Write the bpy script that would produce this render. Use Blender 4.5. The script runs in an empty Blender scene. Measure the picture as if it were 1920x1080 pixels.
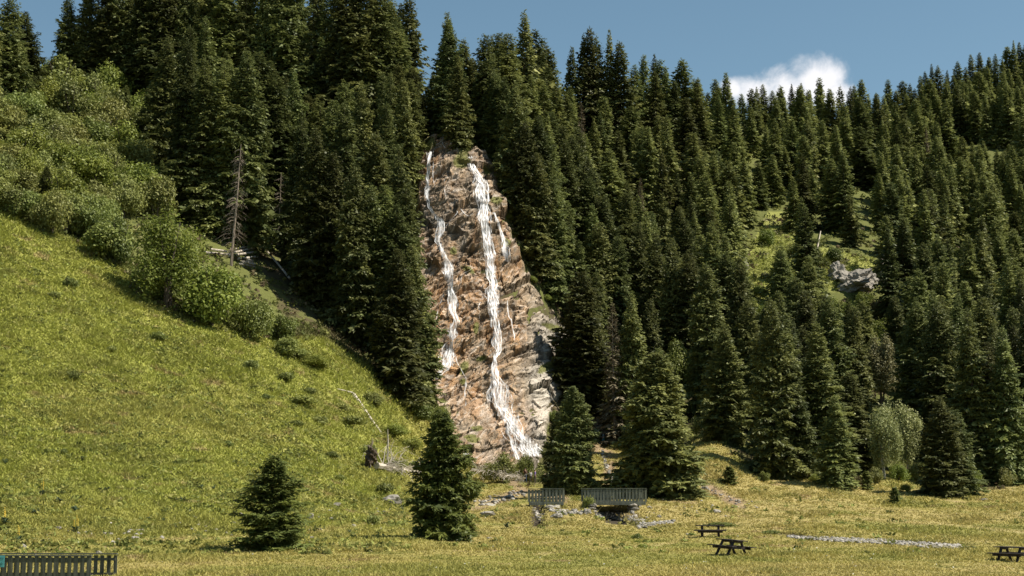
import bpy, bmesh, math, random
import numpy as np
from mathutils import Vector, Matrix, noise as mnoise

rng = np.random.default_rng(7)
random.seed(7)
scene = bpy.context.scene
col = scene.collection

# ------------------------------------------------------------------ camera, world, sun, exposure
F = 2667.0; CX, CY = 960.0, 540.0; CAMZ = 3.1
PITCH = math.radians(8.11); CT, ST = math.cos(PITCH), math.sin(PITCH)
cam = bpy.data.cameras.new('camera'); camo = bpy.data.objects.new('camera', cam); col.objects.link(camo)
cam.sensor_width = 36; cam.lens = 36 * F / 1920; cam.clip_end = 20000; cam.clip_start = 0.5
camo.location = (0, 0, CAMZ); camo.rotation_euler = (math.pi / 2 + PITCH, 0, 0)
scene.camera = camo

SUN_EL, SUN_AZ = math.radians(54), math.radians(97)      # azimuth measured from +Y (view direction) clockwise
world = bpy.data.worlds.new('World'); scene.world = world; world.use_nodes = True
def build_world():
    nt = world.node_tree; N = nt.nodes; L = nt.links; N.clear()
    out = N.new('ShaderNodeOutputWorld'); bg = N.new('ShaderNodeBackground')
    sky = N.new('ShaderNodeTexSky'); sky.sky_type = 'NISHITA'; sky.sun_disc = False
    sky.sun_elevation = SUN_EL; sky.sun_rotation = SUN_AZ
    sky.altitude = 1200; sky.air_density = 1.0; sky.dust_density = 1.4; sky.ozone_density = 0.6
    tc = N.new('ShaderNodeTexCoord'); sp = N.new('ShaderNodeSeparateXYZ'); L.new(tc.outputs['Generated'], sp.inputs[0])
    def M(op, a, b=None, c=None):
        n = N.new('ShaderNodeMath'); n.operation = op
        for i, v in enumerate((a, b, c)):
            if v is None: continue
            if isinstance(v, (int, float)): n.inputs[i].default_value = v
            else: L.new(v, n.inputs[i])
        return n.outputs[0]
    ys = M('MAXIMUM', sp.outputs[1], 0.05)
    a = M('DIVIDE', sp.outputs[0], ys); b = M('DIVIDE', sp.outputs[2], ys)
    nz = N.new('ShaderNodeTexNoise'); nz.inputs['Scale'].default_value = 34; nz.inputs['Detail'].default_value = 7; nz.inputs['Roughness'].default_value = 0.62
    nz.inputs['Distortion'].default_value = 0.3
    L.new(tc.outputs['Generated'], nz.inputs['Vector'])
    nn = M('MULTIPLY', M('SUBTRACT', nz.outputs[0], 0.5), 2.6)
    best = None
    for (px, py, rx, ry) in ((1530, 156, 58, 52), (1478, 172, 66, 44), (1418, 172, 58, 32), (1376, 168, 26, 24), (1568, 178, 40, 28)):
        bb = (CY - py) / F; aa = (px - CX) / F / (CT - bb * ST); m = (ST + bb * CT) / (CT - bb * ST)
        dx = M('DIVIDE', M('SUBTRACT', a, aa), rx / F); dy = M('DIVIDE', M('SUBTRACT', b, m), ry / F)
        d = M('SQRT', M('ADD', M('MULTIPLY', dx, dx), M('MULTIPLY', dy, dy)))
        best = d if best is None else M('MINIMUM', best, d)
    val = M('ADD', M('SUBTRACT', 1.0, best), M('MULTIPLY', nn, 0.75))
    mr = N.new('ShaderNodeMapRange'); mr.interpolation_type = 'SMOOTHSTEP'
    mr.inputs['From Min'].default_value = -0.25; mr.inputs['From Max'].default_value = 0.75; mr.inputs['To Max'].default_value = 0.92
    L.new(val, mr.inputs['Value'])
    mix = N.new('ShaderNodeMixRGB'); L.new(mr.outputs[0], mix.inputs[0])
    hs = N.new('ShaderNodeHueSaturation'); hs.inputs['Saturation'].default_value = 1.0; hs.inputs['Hue'].default_value = 0.478; hs.inputs['Value'].default_value = 0.655
    L.new(sky.outputs[0], hs.inputs['Color'])
    L.new(hs.outputs[0], mix.inputs[1]); mix.inputs[2].default_value = (6.3, 6.2, 6.3, 1)
    L.new(mix.outputs[0], bg.inputs[0]); bg.inputs[1].default_value = 0.095
    L.new(bg.outputs[0], out.inputs[0])
build_world()
sun = bpy.data.lights.new('sun', 'SUN'); suno = bpy.data.objects.new('sun', sun); col.objects.link(suno)
sun.energy = 4.6; sun.angle = math.radians(0.5); sun.color = (1.0, 0.92, 0.80)
sd = Vector((math.sin(SUN_AZ) * math.cos(SUN_EL), math.cos(SUN_AZ) * math.cos(SUN_EL), math.sin(SUN_EL)))
suno.rotation_euler = sd.to_track_quat('Z', 'Y').to_euler()
vs = scene.view_settings; vs.view_transform = 'Standard'; vs.look = 'None'; vs.exposure = 0.85; vs.gamma = 1; vs.use_curve_mapping = False
scene.render.engine = 'CYCLES'
scene.cycles.max_bounces = 6; scene.cycles.transparent_max_bounces = 10

# ------------------------------------------------------------------ tagging helpers
def tag(o, label=None, cat=None, group=None, kind=None):
    if label: o['label'] = label
    if cat: o['category'] = cat
    if group: o['group'] = group
    if kind: o['kind'] = kind
    return o
def empty(name, loc, rz=0.0):
    o = bpy.data.objects.new(name, None); col.objects.link(o)
    o.location = loc; o.rotation_euler = (0, 0, rz); o.empty_display_size = 0.2
    return o
def link(name, me, parent=None, loc=None):
    o = bpy.data.objects.new(name, me); col.objects.link(o)
    if parent: o.parent = parent
    if loc is not None: o.location = loc
    return o

# ------------------------------------------------------------------ mesh helpers
def mesh_np(name, V, faces, mats, matidx=None, tint=None, smooth=False, colr=None):
    """faces: list of int arrays (n,k)."""
    me = bpy.data.meshes.new(name)
    V = np.asarray(V, dtype=np.float32)
    me.vertices.add(len(V)); me.vertices.foreach_set('co', V.ravel())
    faces = [f for f in faces if len(f)]
    loops = np.concatenate([f.ravel() for f in faces]).astype(np.int32)
    tot = np.concatenate([np.full(len(f), f.shape[1]) for f in faces]).astype(np.int32)
    st = np.concatenate([[0], np.cumsum(tot)[:-1]]).astype(np.int32)
    me.loops.add(len(loops)); me.loops.foreach_set('vertex_index', loops)
    me.polygons.add(len(tot)); me.polygons.foreach_set('loop_start', st); me.polygons.foreach_set('loop_total', tot)
    for m in mats: me.materials.append(m)
    if matidx is not None: me.polygons.foreach_set('material_index', np.asarray(matidx, dtype=np.int32))
    me.update(calc_edges=True)
    me.validate()
    if smooth: me.polygons.foreach_set('use_smooth', np.ones(len(tot), dtype=bool))
    if tint is not None:
        at = me.attributes.new('tint', 'FLOAT', 'POINT'); at.data.foreach_set('value', np.asarray(tint, dtype=np.float32))
    if colr is not None:
        at = me.attributes.new('gcol', 'FLOAT_COLOR', 'POINT')
        c4 = np.ones((len(V), 4), dtype=np.float32); c4[:, :3] = colr; at.data.foreach_set('color', c4.ravel())
    return me

class MB:
    """collects boxes, bars, tubes"""
    def __init__(s): s.v = []; s.f = []
    def add(s, vs, fs):
        b = len(s.v); s.v += [tuple(p) for p in vs]; s.f += [tuple(i + b for i in f) for f in fs]
    def bar(s, p, q, w, h, up=(0, 0, 1), jit=0.0):
        p = Vector(p); q = Vector(q); d = (q - p).normalized(); up = Vector(up)
        x = d.cross(up).normalized(); y = x.cross(d).normalized()
        vs = []
        for c in (p, q):
            for a, b_ in ((-1, -1), (1, -1), (1, 1), (-1, 1)):
                vs.append(c + x * a * w / 2 + y * b_ * h / 2 + Vector((random.uniform(-jit, jit), random.uniform(-jit, jit), random.uniform(-jit, jit))))
        s.add(vs, [(0, 1, 2, 3), (7, 6, 5, 4), (0, 4, 5, 1), (1, 5, 6, 2), (2, 6, 7, 3), (3, 7, 4, 0)])
    def tube(s, pts, rad, n=6):
        pts = [Vector(p) for p in pts]; rings = []
        for i, p in enumerate(pts):
            d = (pts[min(i + 1, len(pts) - 1)] - pts[max(i - 1, 0)]).normalized()
            r = rad[i] if hasattr(rad, '__len__') else rad
            a = d.cross(Vector((0.13, 0.31, 0.94))); a = a.normalized() if a.length > 1e-4 else Vector((1, 0, 0)); b = d.cross(a)
            rings.append([p + (a * math.cos(2 * math.pi * k / n) + b * math.sin(2 * math.pi * k / n)) * r for k in range(n)])
        vs = [v for r_ in rings for v in r_]; fs = []
        for i in range(len(pts) - 1):
            for k in range(n):
                fs.append((i * n + k, i * n + (k + 1) % n, (i + 1) * n + (k + 1) % n, (i + 1) * n + k))
        fs.append(tuple(range(n))[::-1]); fs.append(tuple((len(pts) - 1) * n + k for k in range(n)))
        s.add(vs, fs)
    def build(s, name, mat, parent=None, bevel=0.0):
        me = bpy.data.meshes.new(name); me.from_pydata(s.v, [], s.f); me.materials.append(mat); me.update()
        o = link(name, me, parent)
        if bevel:
            m = o.modifiers.new('bevel', 'BEVEL'); m.width = bevel; m.segments = 1
        return o

# ------------------------------------------------------------------ numpy value noise
def _h(ix, iy, iz, seed):
    n = (ix.astype(np.int64) * 374761393 + iy.astype(np.int64) * 668265263 + iz.astype(np.int64) * 2147483647 + seed * 1274126177) & 0xffffffff
    n = ((n ^ (n >> 13)) * 1274126177) & 0xffffffff
    n = ((n ^ (n >> 16)) * 2246822519) & 0xffffffff
    return ((n ^ (n >> 15)) & 0xffffff).astype(np.float32) / 0xffffff
def vnoise(x, y, seed=0):
    ix = np.floor(x); iy = np.floor(y); fx = x - ix; fy = y - iy
    fx = fx * fx * (3 - 2 * fx); fy = fy * fy * (3 - 2 * fy)
    z = np.zeros_like(ix)
    a = _h(ix, iy, z, seed); b = _h(ix + 1, iy, z, seed); c = _h(ix, iy + 1, z, seed); d = _h(ix + 1, iy + 1, z, seed)
    return (a + (b - a) * fx) * (1 - fy) + (c + (d - c) * fx) * fy
def fbm(x, y, oct=4, seed=0, gain=0.5):
    s = 0; a = 1; t = 0
    for i in range(oct):
        s = s + a * vnoise(x * 2 ** i + 17.3 * i, y * 2 ** i - 9.1 * i, seed + i); t += a; a *= gain
    return s / t * 2 - 1
def sstep(x, a, b):
    t = np.clip((x - a) / (b - a), 0, 1); return t * t * (3 - 2 * t)

# ------------------------------------------------------------------ pixel <-> world
def ray(px, py):
    b = (CY - np.asarray(py, float)) / F
    den = CT - b * ST
    return (np.asarray(px, float) - CX) / F / den, (ST + b * CT) / den      # u = X/Y, m = dZ/dY
def proj(X, Y, Z):
    dz = Z - CAMZ
    dep = Y * CT + dz * ST; up = -Y * ST + dz * CT
    return CX + F * X / dep, CY - F * up / dep

# ------------------------------------------------------------------ terrain profiles: column px -> (distance, image row)
PROF = {
 -700: [(2,None,-1.4),(40,None,-.9),(57,1086),(70,1040),(90,880),(120,640),(150,360),(185,150),(220,60),(300,0),(400,60)],
 -250: [(2,None,-1.4),(40,None,-.9),(57,1088),(70,1036),(90,900),(120,690),(140,520),(165,330),(190,220),(220,150),(250,100),(300,60),(400,120)],
 0: [(2,None,-1.4),(40,None,-.9),(57,1088),(70,1040),(78,1005),(98,900),(120,720),(142,550),(165,410),(190,300),(220,200),(250,150),(300,190),(400,300)],
 200: [(2,None,-1.4),(40,None,-.8),(57,1086),(68,1048),(80,1010),(100,900),(125,745),(150,590),(170,480),(190,400),(215,300),(250,190),(300,120),(400,100)],
 400: [(2,None,-1.2),(40,None,-.4),(52,1084),(66,1050),(84,1010),(105,900),(130,770),(150,670),(165,590),(180,530),(200,460),(230,350),(270,230),(320,130),(400,60)],
 600: [(2,None,-1.2),(40,None,-.2),(52,1080),(67,1044),(87,1006),(110,915),(130,840),(150,750),(165,690),(180,630),(210,510),(240,390),(280,250),(320,170),(380,120)],
 700: [(2,None,-1.2),(40,None,-.1),(52,1080),(67,1044),(90,1000),(110,950),(130,890),(150,815),(165,750),(180,700),(195,640),(215,520),(235,400),(260,290),(300,200),(350,170)],
 765: [(2,None,-1.2),(40,None,-.1),(52,1080),(67,1043),(92,995),(110,955),(130,905),(150,855),(165,810),(180,770),(192,700),(205,560),(222,380),(236,290),(260,250),(300,210),(350,200)],
 820: [(2,None,-1.2),(40,None,-.1),(52,1080),(67,1042),(92,1000),(110,960),(130,942),(160,908),(180,885),(188,865),(196,760),(204,650),(212,520),(220,380),(228,265),(250,240),(300,232),(350,232)],
 900: [(2,None,-1.2),(40,None,-.1),(52,1080),(67,1042),(93,1005),(110,960),(130,942),(150,928),(184,888),(192,830),(200,720),(208,600),(216,450),(222,360),(229,285),(250,255),(300,240),(350,240)],
 1000: [(2,None,-1.2),(40,None,-.1),(52,1080),(67,1042),(93,1007),(104,978),(111,948),(125,936),(150,925),(180,900),(190,850),(200,770),(212,640),(222,520),(234,420),(252,330),(280,280),(330,250)],
 1080: [(2,None,-1.2),(40,None,-.1),(52,1080),(67,1042),(93,1007),(106,975),(111,948),(125,936),(150,920),(180,895),(195,860),(210,790),(225,690),(240,580),(260,460),(290,340),(330,270),(400,250)],
 1150: [(2,None,-1.2),(40,None,-.1),(52,1080),(67,1042),(93,1007),(106,975),(111,948),(125,938),(150,925),(180,898),(204,845),(212,815),(225,760),(240,680),(260,560),(285,440),(310,350),(350,270),(400,250)],
 1240: [(2,None,-1.2),(40,None,-.1),(52,1080),(67,1042),(93,1007),(108,975),(112,952),(125,942),(140,930),(165,905),(190,860),(210,810),(230,730),(250,630),(280,490),(310,370),(350,270),(400,230)],
 1320: [(2,None,-1.2),(40,None,-.1),(52,1080),(67,1042),(93,1007),(110,975),(130,945),(146,912),(158,850),(172,828),(190,810),(210,760),(240,670),(280,540),(330,400),(380,290),(430,240),(480,225)],
 1420: [(2,None,-1.2),(40,None,-.1),(52,1080),(67,1042),(93,1007),(110,972),(130,945),(150,912),(165,878),(185,840),(205,790),(230,700),(265,570),(295,490),(330,420),(380,330),(440,255),(500,235)],
 1600: [(2,None,-1.2),(40,None,-.1),(52,1080),(67,1042),(93,1007),(115,970),(135,945),(158,912),(172,890),(190,850),(220,760),(250,660),(278,570),(290,500),(330,430),(390,340),(450,285),(520,245)],
 1800: [(2,None,-1.2),(40,None,-.2),(52,1084),(70,1046),(93,1012),(115,975),(135,952),(155,930),(175,900),(195,865),(220,790),(260,670),(300,560),(340,475),(400,375),(460,290),(520,228),(560,215)],
 1920: [(2,None,-1.2),(40,None,-.4),(52,1092),(70,1053),(93,1012),(120,965),(145,940),(165,915),(185,880),(205,830),(240,740),(280,640),(330,520),(400,380),(460,280),(520,192),(560,178)],
 2300: [(2,None,-1.2),(40,None,-.4),(52,1092),(70,1050),(93,1008),(120,955),(145,925),(175,870),(205,800),(240,700),(330,480),(400,330),(520,120),(560,100)],
 2800: [(2,None,-1.2),(40,None,-.4),(52,1090),(70,1045),(93,1000),(120,935),(145,895),(175,830),(205,750),(240,650),(330,440),(400,300),(520,60),(560,40)],
}
DU, DY = 0.0012, 0.5
U0 = -0.72; NU = int(1.44 / DU) + 1; Y0 = 2.0; NY = int((700 - Y0) / DY) + 1
UG = U0 + DU * np.arange(NU); YG = Y0 + DY * np.arange(NY)
def bake():
    cols = sorted(PROF); cu = np.array([(c - CX) / F for c in cols]); prof = []
    for c in cols:
        yy = []; zz = []
        for e in PROF[c]:
            yy.append(e[0])
            if e[1] is None: zz.append(e[2])
            else: zz.append(CAMZ + e[0] * float(ray(c, e[1])[1]))
        yy.append(yy[-1] + 60); zz.append(zz[-1] - 6)
        yy.append(701); zz.append(zz[-1] - 40)
        prof.append(np.interp(YG, yy, zz))
    prof = np.array(prof)
    H = np.empty((NU, NY), dtype=np.float32)
    idx = np.clip(np.searchsorted(cu, UG) - 1, 0, len(cu) - 2)
    t = np.clip((UG - cu[idx]) / (cu[idx + 1] - cu[idx]), 0, 1)[:, None]
    H[:] = prof[idx] * (1 - t) + prof[idx + 1] * t
    def blur(A, s, ax):
        k = np.exp(-0.5 * (np.arange(-3 * s, 3 * s + 1) / s) ** 2); k /= k.sum()
        P = np.pad(A, [(3 * s, 3 * s) if i == ax else (0, 0) for i in range(2)], mode='edge'); R = np.zeros_like(A)
        for i, w in enumerate(k):
            R += w * (P[i:i + A.shape[0], :] if ax == 0 else P[:, i:i + A.shape[1]])
        return R
    H = blur(H, 9, 0); H2 = blur(H, 7, 1); H1 = blur(H, 2, 1)
    near = sstep(YG, 118, 135)[None, :]; H = H1 * (1 - near) + H2 * near
    X = UG[:, None] * YG[None, :]; Y = np.broadcast_to(YG[None, :], X.shape)
    slope = sstep(Y, 75, 130)
    H += fbm(X / 7, Y / 7, 4, 3) * (0.12 + 0.5 * slope) + fbm(X / 1.3, Y / 1.3, 3, 11) * (0.05 + 0.09 * slope)
    H += fbm(X / 28, Y / 28, 3, 21) * 1.6 * sstep(Y, 150, 260)
    return H
HG = bake()
def terr(u, Y):
    fu = np.clip((np.asarray(u, float) - U0) / DU, 0, NU - 1.001); fy = np.clip((np.asarray(Y, float) - Y0) / DY, 0, NY - 1.001)
    i = fu.astype(int); j = fy.astype(int); a = fu - i; b = fy - j
    return (HG[i, j] * (1 - a) + HG[i + 1, j] * a) * (1 - b) + (HG[i, j + 1] * (1 - a) + HG[i + 1, j + 1] * a) * b
def gz(X, Y): return float(terr(X / Y, Y))
def hits(px, py, ymax=640):
    """first terrain hit along pixel rays; returns X,Y,Z,ok"""
    u, m = ray(px, py); u = np.atleast_1d(u); m = np.atleast_1d(m)
    Yh = np.full(len(u), np.nan); prev = np.full(len(u), 30.0); alive = np.ones(len(u), bool)
    y = 30.0
    while y < ymax:
        ny = y + max(0.5, y * 0.006)
        z = terr(u, np.full(len(u), ny)); hit = alive & (z >= CAMZ + m * ny)
        lo = np.full(hit.sum(), y); hi = np.full(hit.sum(), ny)
        if len(lo):
            for _ in range(7):
                mid = (lo + hi) / 2; zz = terr(u[hit], mid) >= CAMZ + m[hit] * mid
                hi = np.where(zz, mid, hi); lo = np.where(zz, lo, mid)
            Yh[hit] = hi; alive &= ~hit
        y = ny
        if not alive.any(): break
    ok = ~np.isnan(Yh); Yh = np.where(ok, Yh, ymax)
    return u * Yh, Yh, terr(u, Yh), ok
def xw(px, py, Y): return float(ray(px, py)[0]) * Y
def hit(px, py):
    X, Y, Z, ok = hits([px], [py]); return float(X[0]), float(Y[0]), float(Z[0])
def inpoly(px, py, poly):
    px = np.asarray(px, float); py = np.asarray(py, float); r = np.zeros(px.shape, bool); n = len(poly)
    for i in range(n):
        x1, y1 = poly[i]; x2, y2 = poly[(i + 1) % n]
        c = ((y1 > py) != (y2 > py)) & (px < (x2 - x1) * (py - y1) / (y2 - y1 + 1e-9) + x1); r ^= c
    return r
def dpoly(px, py, poly, closed=True):
    px = np.asarray(px, float); py = np.asarray(py, float); d = np.full(px.shape, 1e9); n = len(poly)
    for i in range(n if closed else n - 1):
        x1, y1 = poly[i]; x2, y2 = poly[(i + 1) % n]; L2 = (x2 - x1) ** 2 + (y2 - y1) ** 2 + 1e-9
        t = np.clip(((px - x1) * (x2 - x1) + (py - y1) * (y2 - y1)) / L2, 0, 1)
        d = np.minimum(d, np.hypot(px - x1 - t * (x2 - x1), py - y1 - t * (y2 - y1)))
    return d

# carve the stream channels (world polylines: (x,y) , half width, depth)
def wpt(px, Y): return (xw(px, 960, Y), Y)
CHAN = [
 ([wpt(1148, 114.0), wpt(1148, 110.2)], 1.35, 1.0),
 ([wpt(1149, 109), wpt(1155, 107), wpt(1200, 102.5), wpt(1245, 101)], 0.9, 0.42),
 ([wpt(1008, 125), wpt(1010, 112), wpt(1006, 106), wpt(1012, 100)], 0.55, 0.65),
 ([wpt(1475, 96), wpt(1560, 92), wpt(1700, 88.5), wpt(1800, 86)], 0.75, 0.38),
]
XG = UG[:, None] * YG[None, :]; YY = np.broadcast_to(YG[None, :], XG.shape)
ja, jb = int((78 - Y0) / DY), int((152 - Y0) / DY)
for pl, w, d in CHAN:
    ds = dpoly(XG[:, ja:jb], YY[:, ja:jb], pl, False)
    HG[:, ja:jb] -= (d * np.exp(-(ds / w) ** 4)).astype(np.float32)

# ------------------------------------------------------------------ materials
def newmat(name):
    m = bpy.data.materials.new(name); m.use_nodes = True; nt = m.node_tree; nt.nodes.clear()
    return m, nt.nodes, nt.links
def N_(N, t, **k):
    n = N.new(t)
    for a, b in k.items(): setattr(n, a, b)
    return n
def ramp(N, L, src, stops):
    r = N.new('ShaderNodeValToRGB'); cr = r.color_ramp
    while len(cr.elements) < len(stops): cr.elements.new(0.5)
    for e, (p, c) in zip(cr.elements, stops): e.position = p; e.color = (*c, 1)
    L.new(src, r.inputs[0]); return r.outputs[0]
def leafmat(name, c1, c2, trans=0.22, rough=0.55, spec=0.25, objvar=0.35):
    m, N, L = newmat(name)
    out = N_(N, 'ShaderNodeOutputMaterial'); at = N_(N, 'ShaderNodeAttribute', attribute_name='tint'); oi = N_(N, 'ShaderNodeObjectInfo')
    mix = N_(N, 'ShaderNodeMixRGB'); mix.inputs[1].default_value = (*c1, 1); mix.inputs[2].default_value = (*c2, 1); L.new(at.outputs['Fac'], mix.inputs[0])
    hs = N_(N, 'ShaderNodeHueSaturation'); L.new(mix.outputs[0], hs.inputs['Color'])
    mr = N_(N, 'ShaderNodeMapRange'); mr.inputs['To Min'].default_value = 1 - objvar; mr.inputs['To Max'].default_value = 1 + objvar
    L.new(oi.outputs['Random'], mr.inputs[0]); L.new(mr.outputs[0], hs.inputs['Value'])
    w = N_(N, 'ShaderNodeMath', operation='MULTIPLY'); w.inputs[1].default_value = 37.7; L.new(oi.outputs['Random'], w.inputs[0])
    w2 = N_(N, 'ShaderNodeMath', operation='FRACT'); L.new(w.outputs[0], w2.inputs[0])
    mh = N_(N, 'ShaderNodeMapRange'); mh.inputs['To Min'].default_value = 0.482; mh.inputs['To Max'].default_value = 0.512
    L.new(w2.outputs[0], mh.inputs[0]); L.new(mh.outputs[0], hs.inputs['Hue'])
    bs = N_(N, 'ShaderNodeBsdfPrincipled'); L.new(hs.outputs[0], bs.inputs['Base Color']); bs.inputs['Roughness'].default_value = rough; bs.inputs['Specular IOR Level'].default_value = spec
    tr = N_(N, 'ShaderNodeBsdfTranslucent'); L.new(hs.outputs[0], tr.inputs[0])
    ms = N_(N, 'ShaderNodeMixShader'); ms.inputs[0].default_value = trans; L.new(bs.outputs[0], ms.inputs[1]); L.new(tr.outputs[0], ms.inputs[2])
    L.new(ms.outputs[0], out.inputs[0]); return m
def woodmat(name, c1, c2, scale=(3, 3, 30), rough=0.85):
    m, N, L = newmat(name)
    out = N_(N, 'ShaderNodeOutputMaterial'); tc = N_(N, 'ShaderNodeTexCoord'); mp = N_(N, 'ShaderNodeMapping'); mp.inputs['Scale'].default_value = scale
    L.new(tc.outputs['Object'], mp.inputs[0]); nz = N_(N, 'ShaderNodeTexNoise'); nz.inputs['Scale'].default_value = 1; nz.inputs['Detail'].default_value = 6
    L.new(mp.outputs[0], nz.inputs[0]); c = ramp(N, L, nz.outputs[0], [(0.3, c1), (0.7, c2)])
    bs = N_(N, 'ShaderNodeBsdfPrincipled'); L.new(c, bs.inputs['Base Color']); bs.inputs['Roughness'].default_value = rough; bs.inputs['Specular IOR Level'].default_value = 0.2
    bp = N_(N, 'ShaderNodeBump'); bp.inputs['Strength'].default_value = 0.5; bp.inputs['Distance'].default_value = 0.01; L.new(nz.outputs[0], bp.inputs['Height']); L.new(bp.outputs[0], bs.inputs['Normal'])
    L.new(bs.outputs[0], out.inputs[0]); return m
def plain(name, c, rough=0.7, spec=0.3):
    m, N, L = newmat(name); out = N_(N, 'ShaderNodeOutputMaterial'); bs = N_(N, 'ShaderNodeBsdfPrincipled')
    nz = N_(N, 'ShaderNodeTexNoise'); nz.inputs['Scale'].default_value = 9; nz.inputs['Detail'].default_value = 3
    cc = ramp(N, L, nz.outputs[0], [(0.3, tuple(x * 0.85 for x in c)), (0.7, tuple(min(1, x * 1.12) for x in c))]); L.new(cc, bs.inputs['Base Color'])
    bs.inputs['Roughness'].default_value = rough; bs.inputs['Specular IOR Level'].default_value = spec; L.new(bs.outputs[0], out.inputs[0]); return m
def vcolmat(name, nscale=4.0, bump=0.05, amp=0.35, rough=0.9, spec=0.1, trans=0.0, fine=None):
    m, N, L = newmat(name); out = N_(N, 'ShaderNodeOutputMaterial'); bs = N_(N, 'ShaderNodeBsdfPrincipled')
    at = N_(N, 'ShaderNodeAttribute', attribute_name='gcol'); tc = N_(N, 'ShaderNodeTexCoord')
    nz = N_(N, 'ShaderNodeTexNoise'); nz.inputs['Scale'].default_value = nscale; nz.inputs['Detail'].default_value = 8; nz.inputs['Roughness'].default_value = 0.65; L.new(tc.outputs['Object'], nz.inputs[0])
    mr = N_(N, 'ShaderNodeMapRange'); mr.inputs[1].default_value = 0.25; mr.inputs[2].default_value = 0.75; mr.inputs[3].default_value = 1 - amp; mr.inputs[4].default_value = 1 + amp; L.new(nz.outputs[0], mr.inputs[0])
    mx = N_(N, 'ShaderNodeVectorMath', operation='SCALE'); L.new(at.outputs['Color'], mx.inputs[0]); L.new(mr.outputs[0], mx.inputs['Scale'])
    L.new(mx.outputs[0], bs.inputs['Base Color']); bs.inputs['Roughness'].default_value = rough; bs.inputs['Specular IOR Level'].default_value = spec
    if bump:
        bp = N_(N, 'ShaderNodeBump'); bp.inputs['Strength'].default_value = 0.9; bp.inputs['Distance'].default_value = bump; L.new(nz.outputs[0], bp.inputs['Height']); L.new(bp.outputs[0], bs.inputs['Normal'])
    sh = bs.outputs[0]
    if trans:
        tr = N_(N, 'ShaderNodeBsdfTranslucent'); L.new(mx.outputs[0], tr.inputs[0]); ms = N_(N, 'ShaderNodeMixShader'); ms.inputs[0].default_value = trans
        L.new(sh, ms.inputs[1]); L.new(tr.outputs[0], ms.inputs[2]); sh = ms.outputs[0]
    L.new(sh, out.inputs[0]); return m

M_ground = vcolmat('ground_soil_and_turf', 5.0, 0.12, 0.4)
M_grass = vcolmat('grass_blades', 0.35, 0, 0.12, 0.7, 0.15, 0.28)
M_rock = vcolmat('wet_layered_rock', 3.2, 0.22, 0.45, 0.72, 0.3)
M_boulder = vcolmat('pale_limestone', 2.5, 0.10, 0.35, 0.85, 0.2)
M_spruce = leafmat('spruce_needles', (0.078, 0.098, 0.034), (0.212, 0.230, 0.070), 0.26, objvar=0.45)
M_spruce_young = leafmat('young_spruce_needles', (0.062, 0.086, 0.022), (0.200, 0.235, 0.055), 0.28, objvar=0.1)
M_brownspruce = leafmat('withered_spruce_needles', (0.12, 0.095, 0.06), (0.24, 0.20, 0.13), 0.1, objvar=0.1)
M_leaf = leafmat('broad_leaves', (0.085, 0.112, 0.026), (0.21, 0.24, 0.058), 0.30, objvar=0.25)
M_leafbright = leafmat('bright_leaves', (0.10, 0.135, 0.024), (0.275, 0.31, 0.058), 0.32, objvar=0.12)
M_leafgrey = leafmat('grey_green_leaves', (0.135, 0.152, 0.042), (0.285, 0.30, 0.085), 0.25, objvar=0.2)
M_leafbirch = leafmat('birch_leaves', (0.19, 0.215, 0.075), (0.40, 0.43, 0.18), 0.3, objvar=0.1)
M_leafyellow = leafmat('yellow_green_leaves', (0.13, 0.15, 0.03), (0.26, 0.27, 0.06), 0.32, objvar=0.1)
M_leafautumn = leafmat('tan_green_leaves', (0.12, 0.115, 0.045), (0.22, 0.20, 0.09), 0.28, objvar=0.1)
M_bark = woodmat('spruce_bark', (0.07, 0.055, 0.04), (0.16, 0.13, 0.10), (6, 6, 3))
M_deadwood = woodmat('bleached_dead_wood', (0.30, 0.26, 0.20), (0.55, 0.50, 0.42), (8, 8, 2))
M_deadwood2 = woodmat('grey_brown_dead_wood', (0.14, 0.11, 0.085), (0.30, 0.25, 0.19), (8, 8, 2))
M_snag = woodmat('grey_snag_wood', (0.17, 0.145, 0.115), (0.33, 0.29, 0.23), (8, 8, 2))
M_rootsoil = woodmat('root_plate_soil', (0.035, 0.025, 0.018), (0.10, 0.075, 0.05), (8, 8, 8))
M_board = woodmat('weathered_grey_boards', (0.085, 0.092, 0.070), (0.21, 0.22, 0.17), (12, 12, 1.2))
M_boarddark = woodmat('weathered_dark_boards', (0.055, 0.060, 0.046), (0.13, 0.135, 0.105), (12, 12, 1.2))
M_tablewood = woodmat('dark_stained_table_wood', (0.018, 0.014, 0.012), (0.055, 0.045, 0.04), (5, 20, 20), 0.6)
M_birch = woodmat('pale_birch_bark', (0.22, 0.20, 0.17), (0.62, 0.60, 0.54), (5, 5, 6))

# ------------------------------------------------------------------ pixel-region masks
ROCKPOLY = [(790,252),(830,258),(858,282),(880,292),(905,300),(935,330),(948,400),(968,470),(985,520),(1003,545),(1050,598),(1078,640),(1080,690),(1062,735),(1030,780),(1020,850),(1000,884),(905,892),(880,872),(850,840),(820,775),(800,720),(792,600),(780,500),(780,330)]
SLOPE_EDGE = [(0,402),(60,430),(130,455),(215,500),(260,560),(330,600),(430,622),(520,640),(600,640),(660,676),(740,722),(800,784),(850,850),(900,895),(960,915)]
OPEN = SLOPE_EDGE + [(1090,915),(1118,836),(1165,828),(1185,860),(1175,925),(1300,930),(1303,835),(1330,822),(1370,850),(1400,885),(1480,898),(1560,912),(1630,915),(1640,892),(1720,892),(1740,930),(1760,938),(1850,925),(1960,905),(2300,890),(2300,1400),(-300,1400),(-300,380)]
CLEARING = [(1395,560),(1405,470),(1440,395),(1480,400),(1490,440),(1560,470),(1640,485),(1650,540),(1560,545),(1470,500),(1440,600),(1400,640)]
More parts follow.
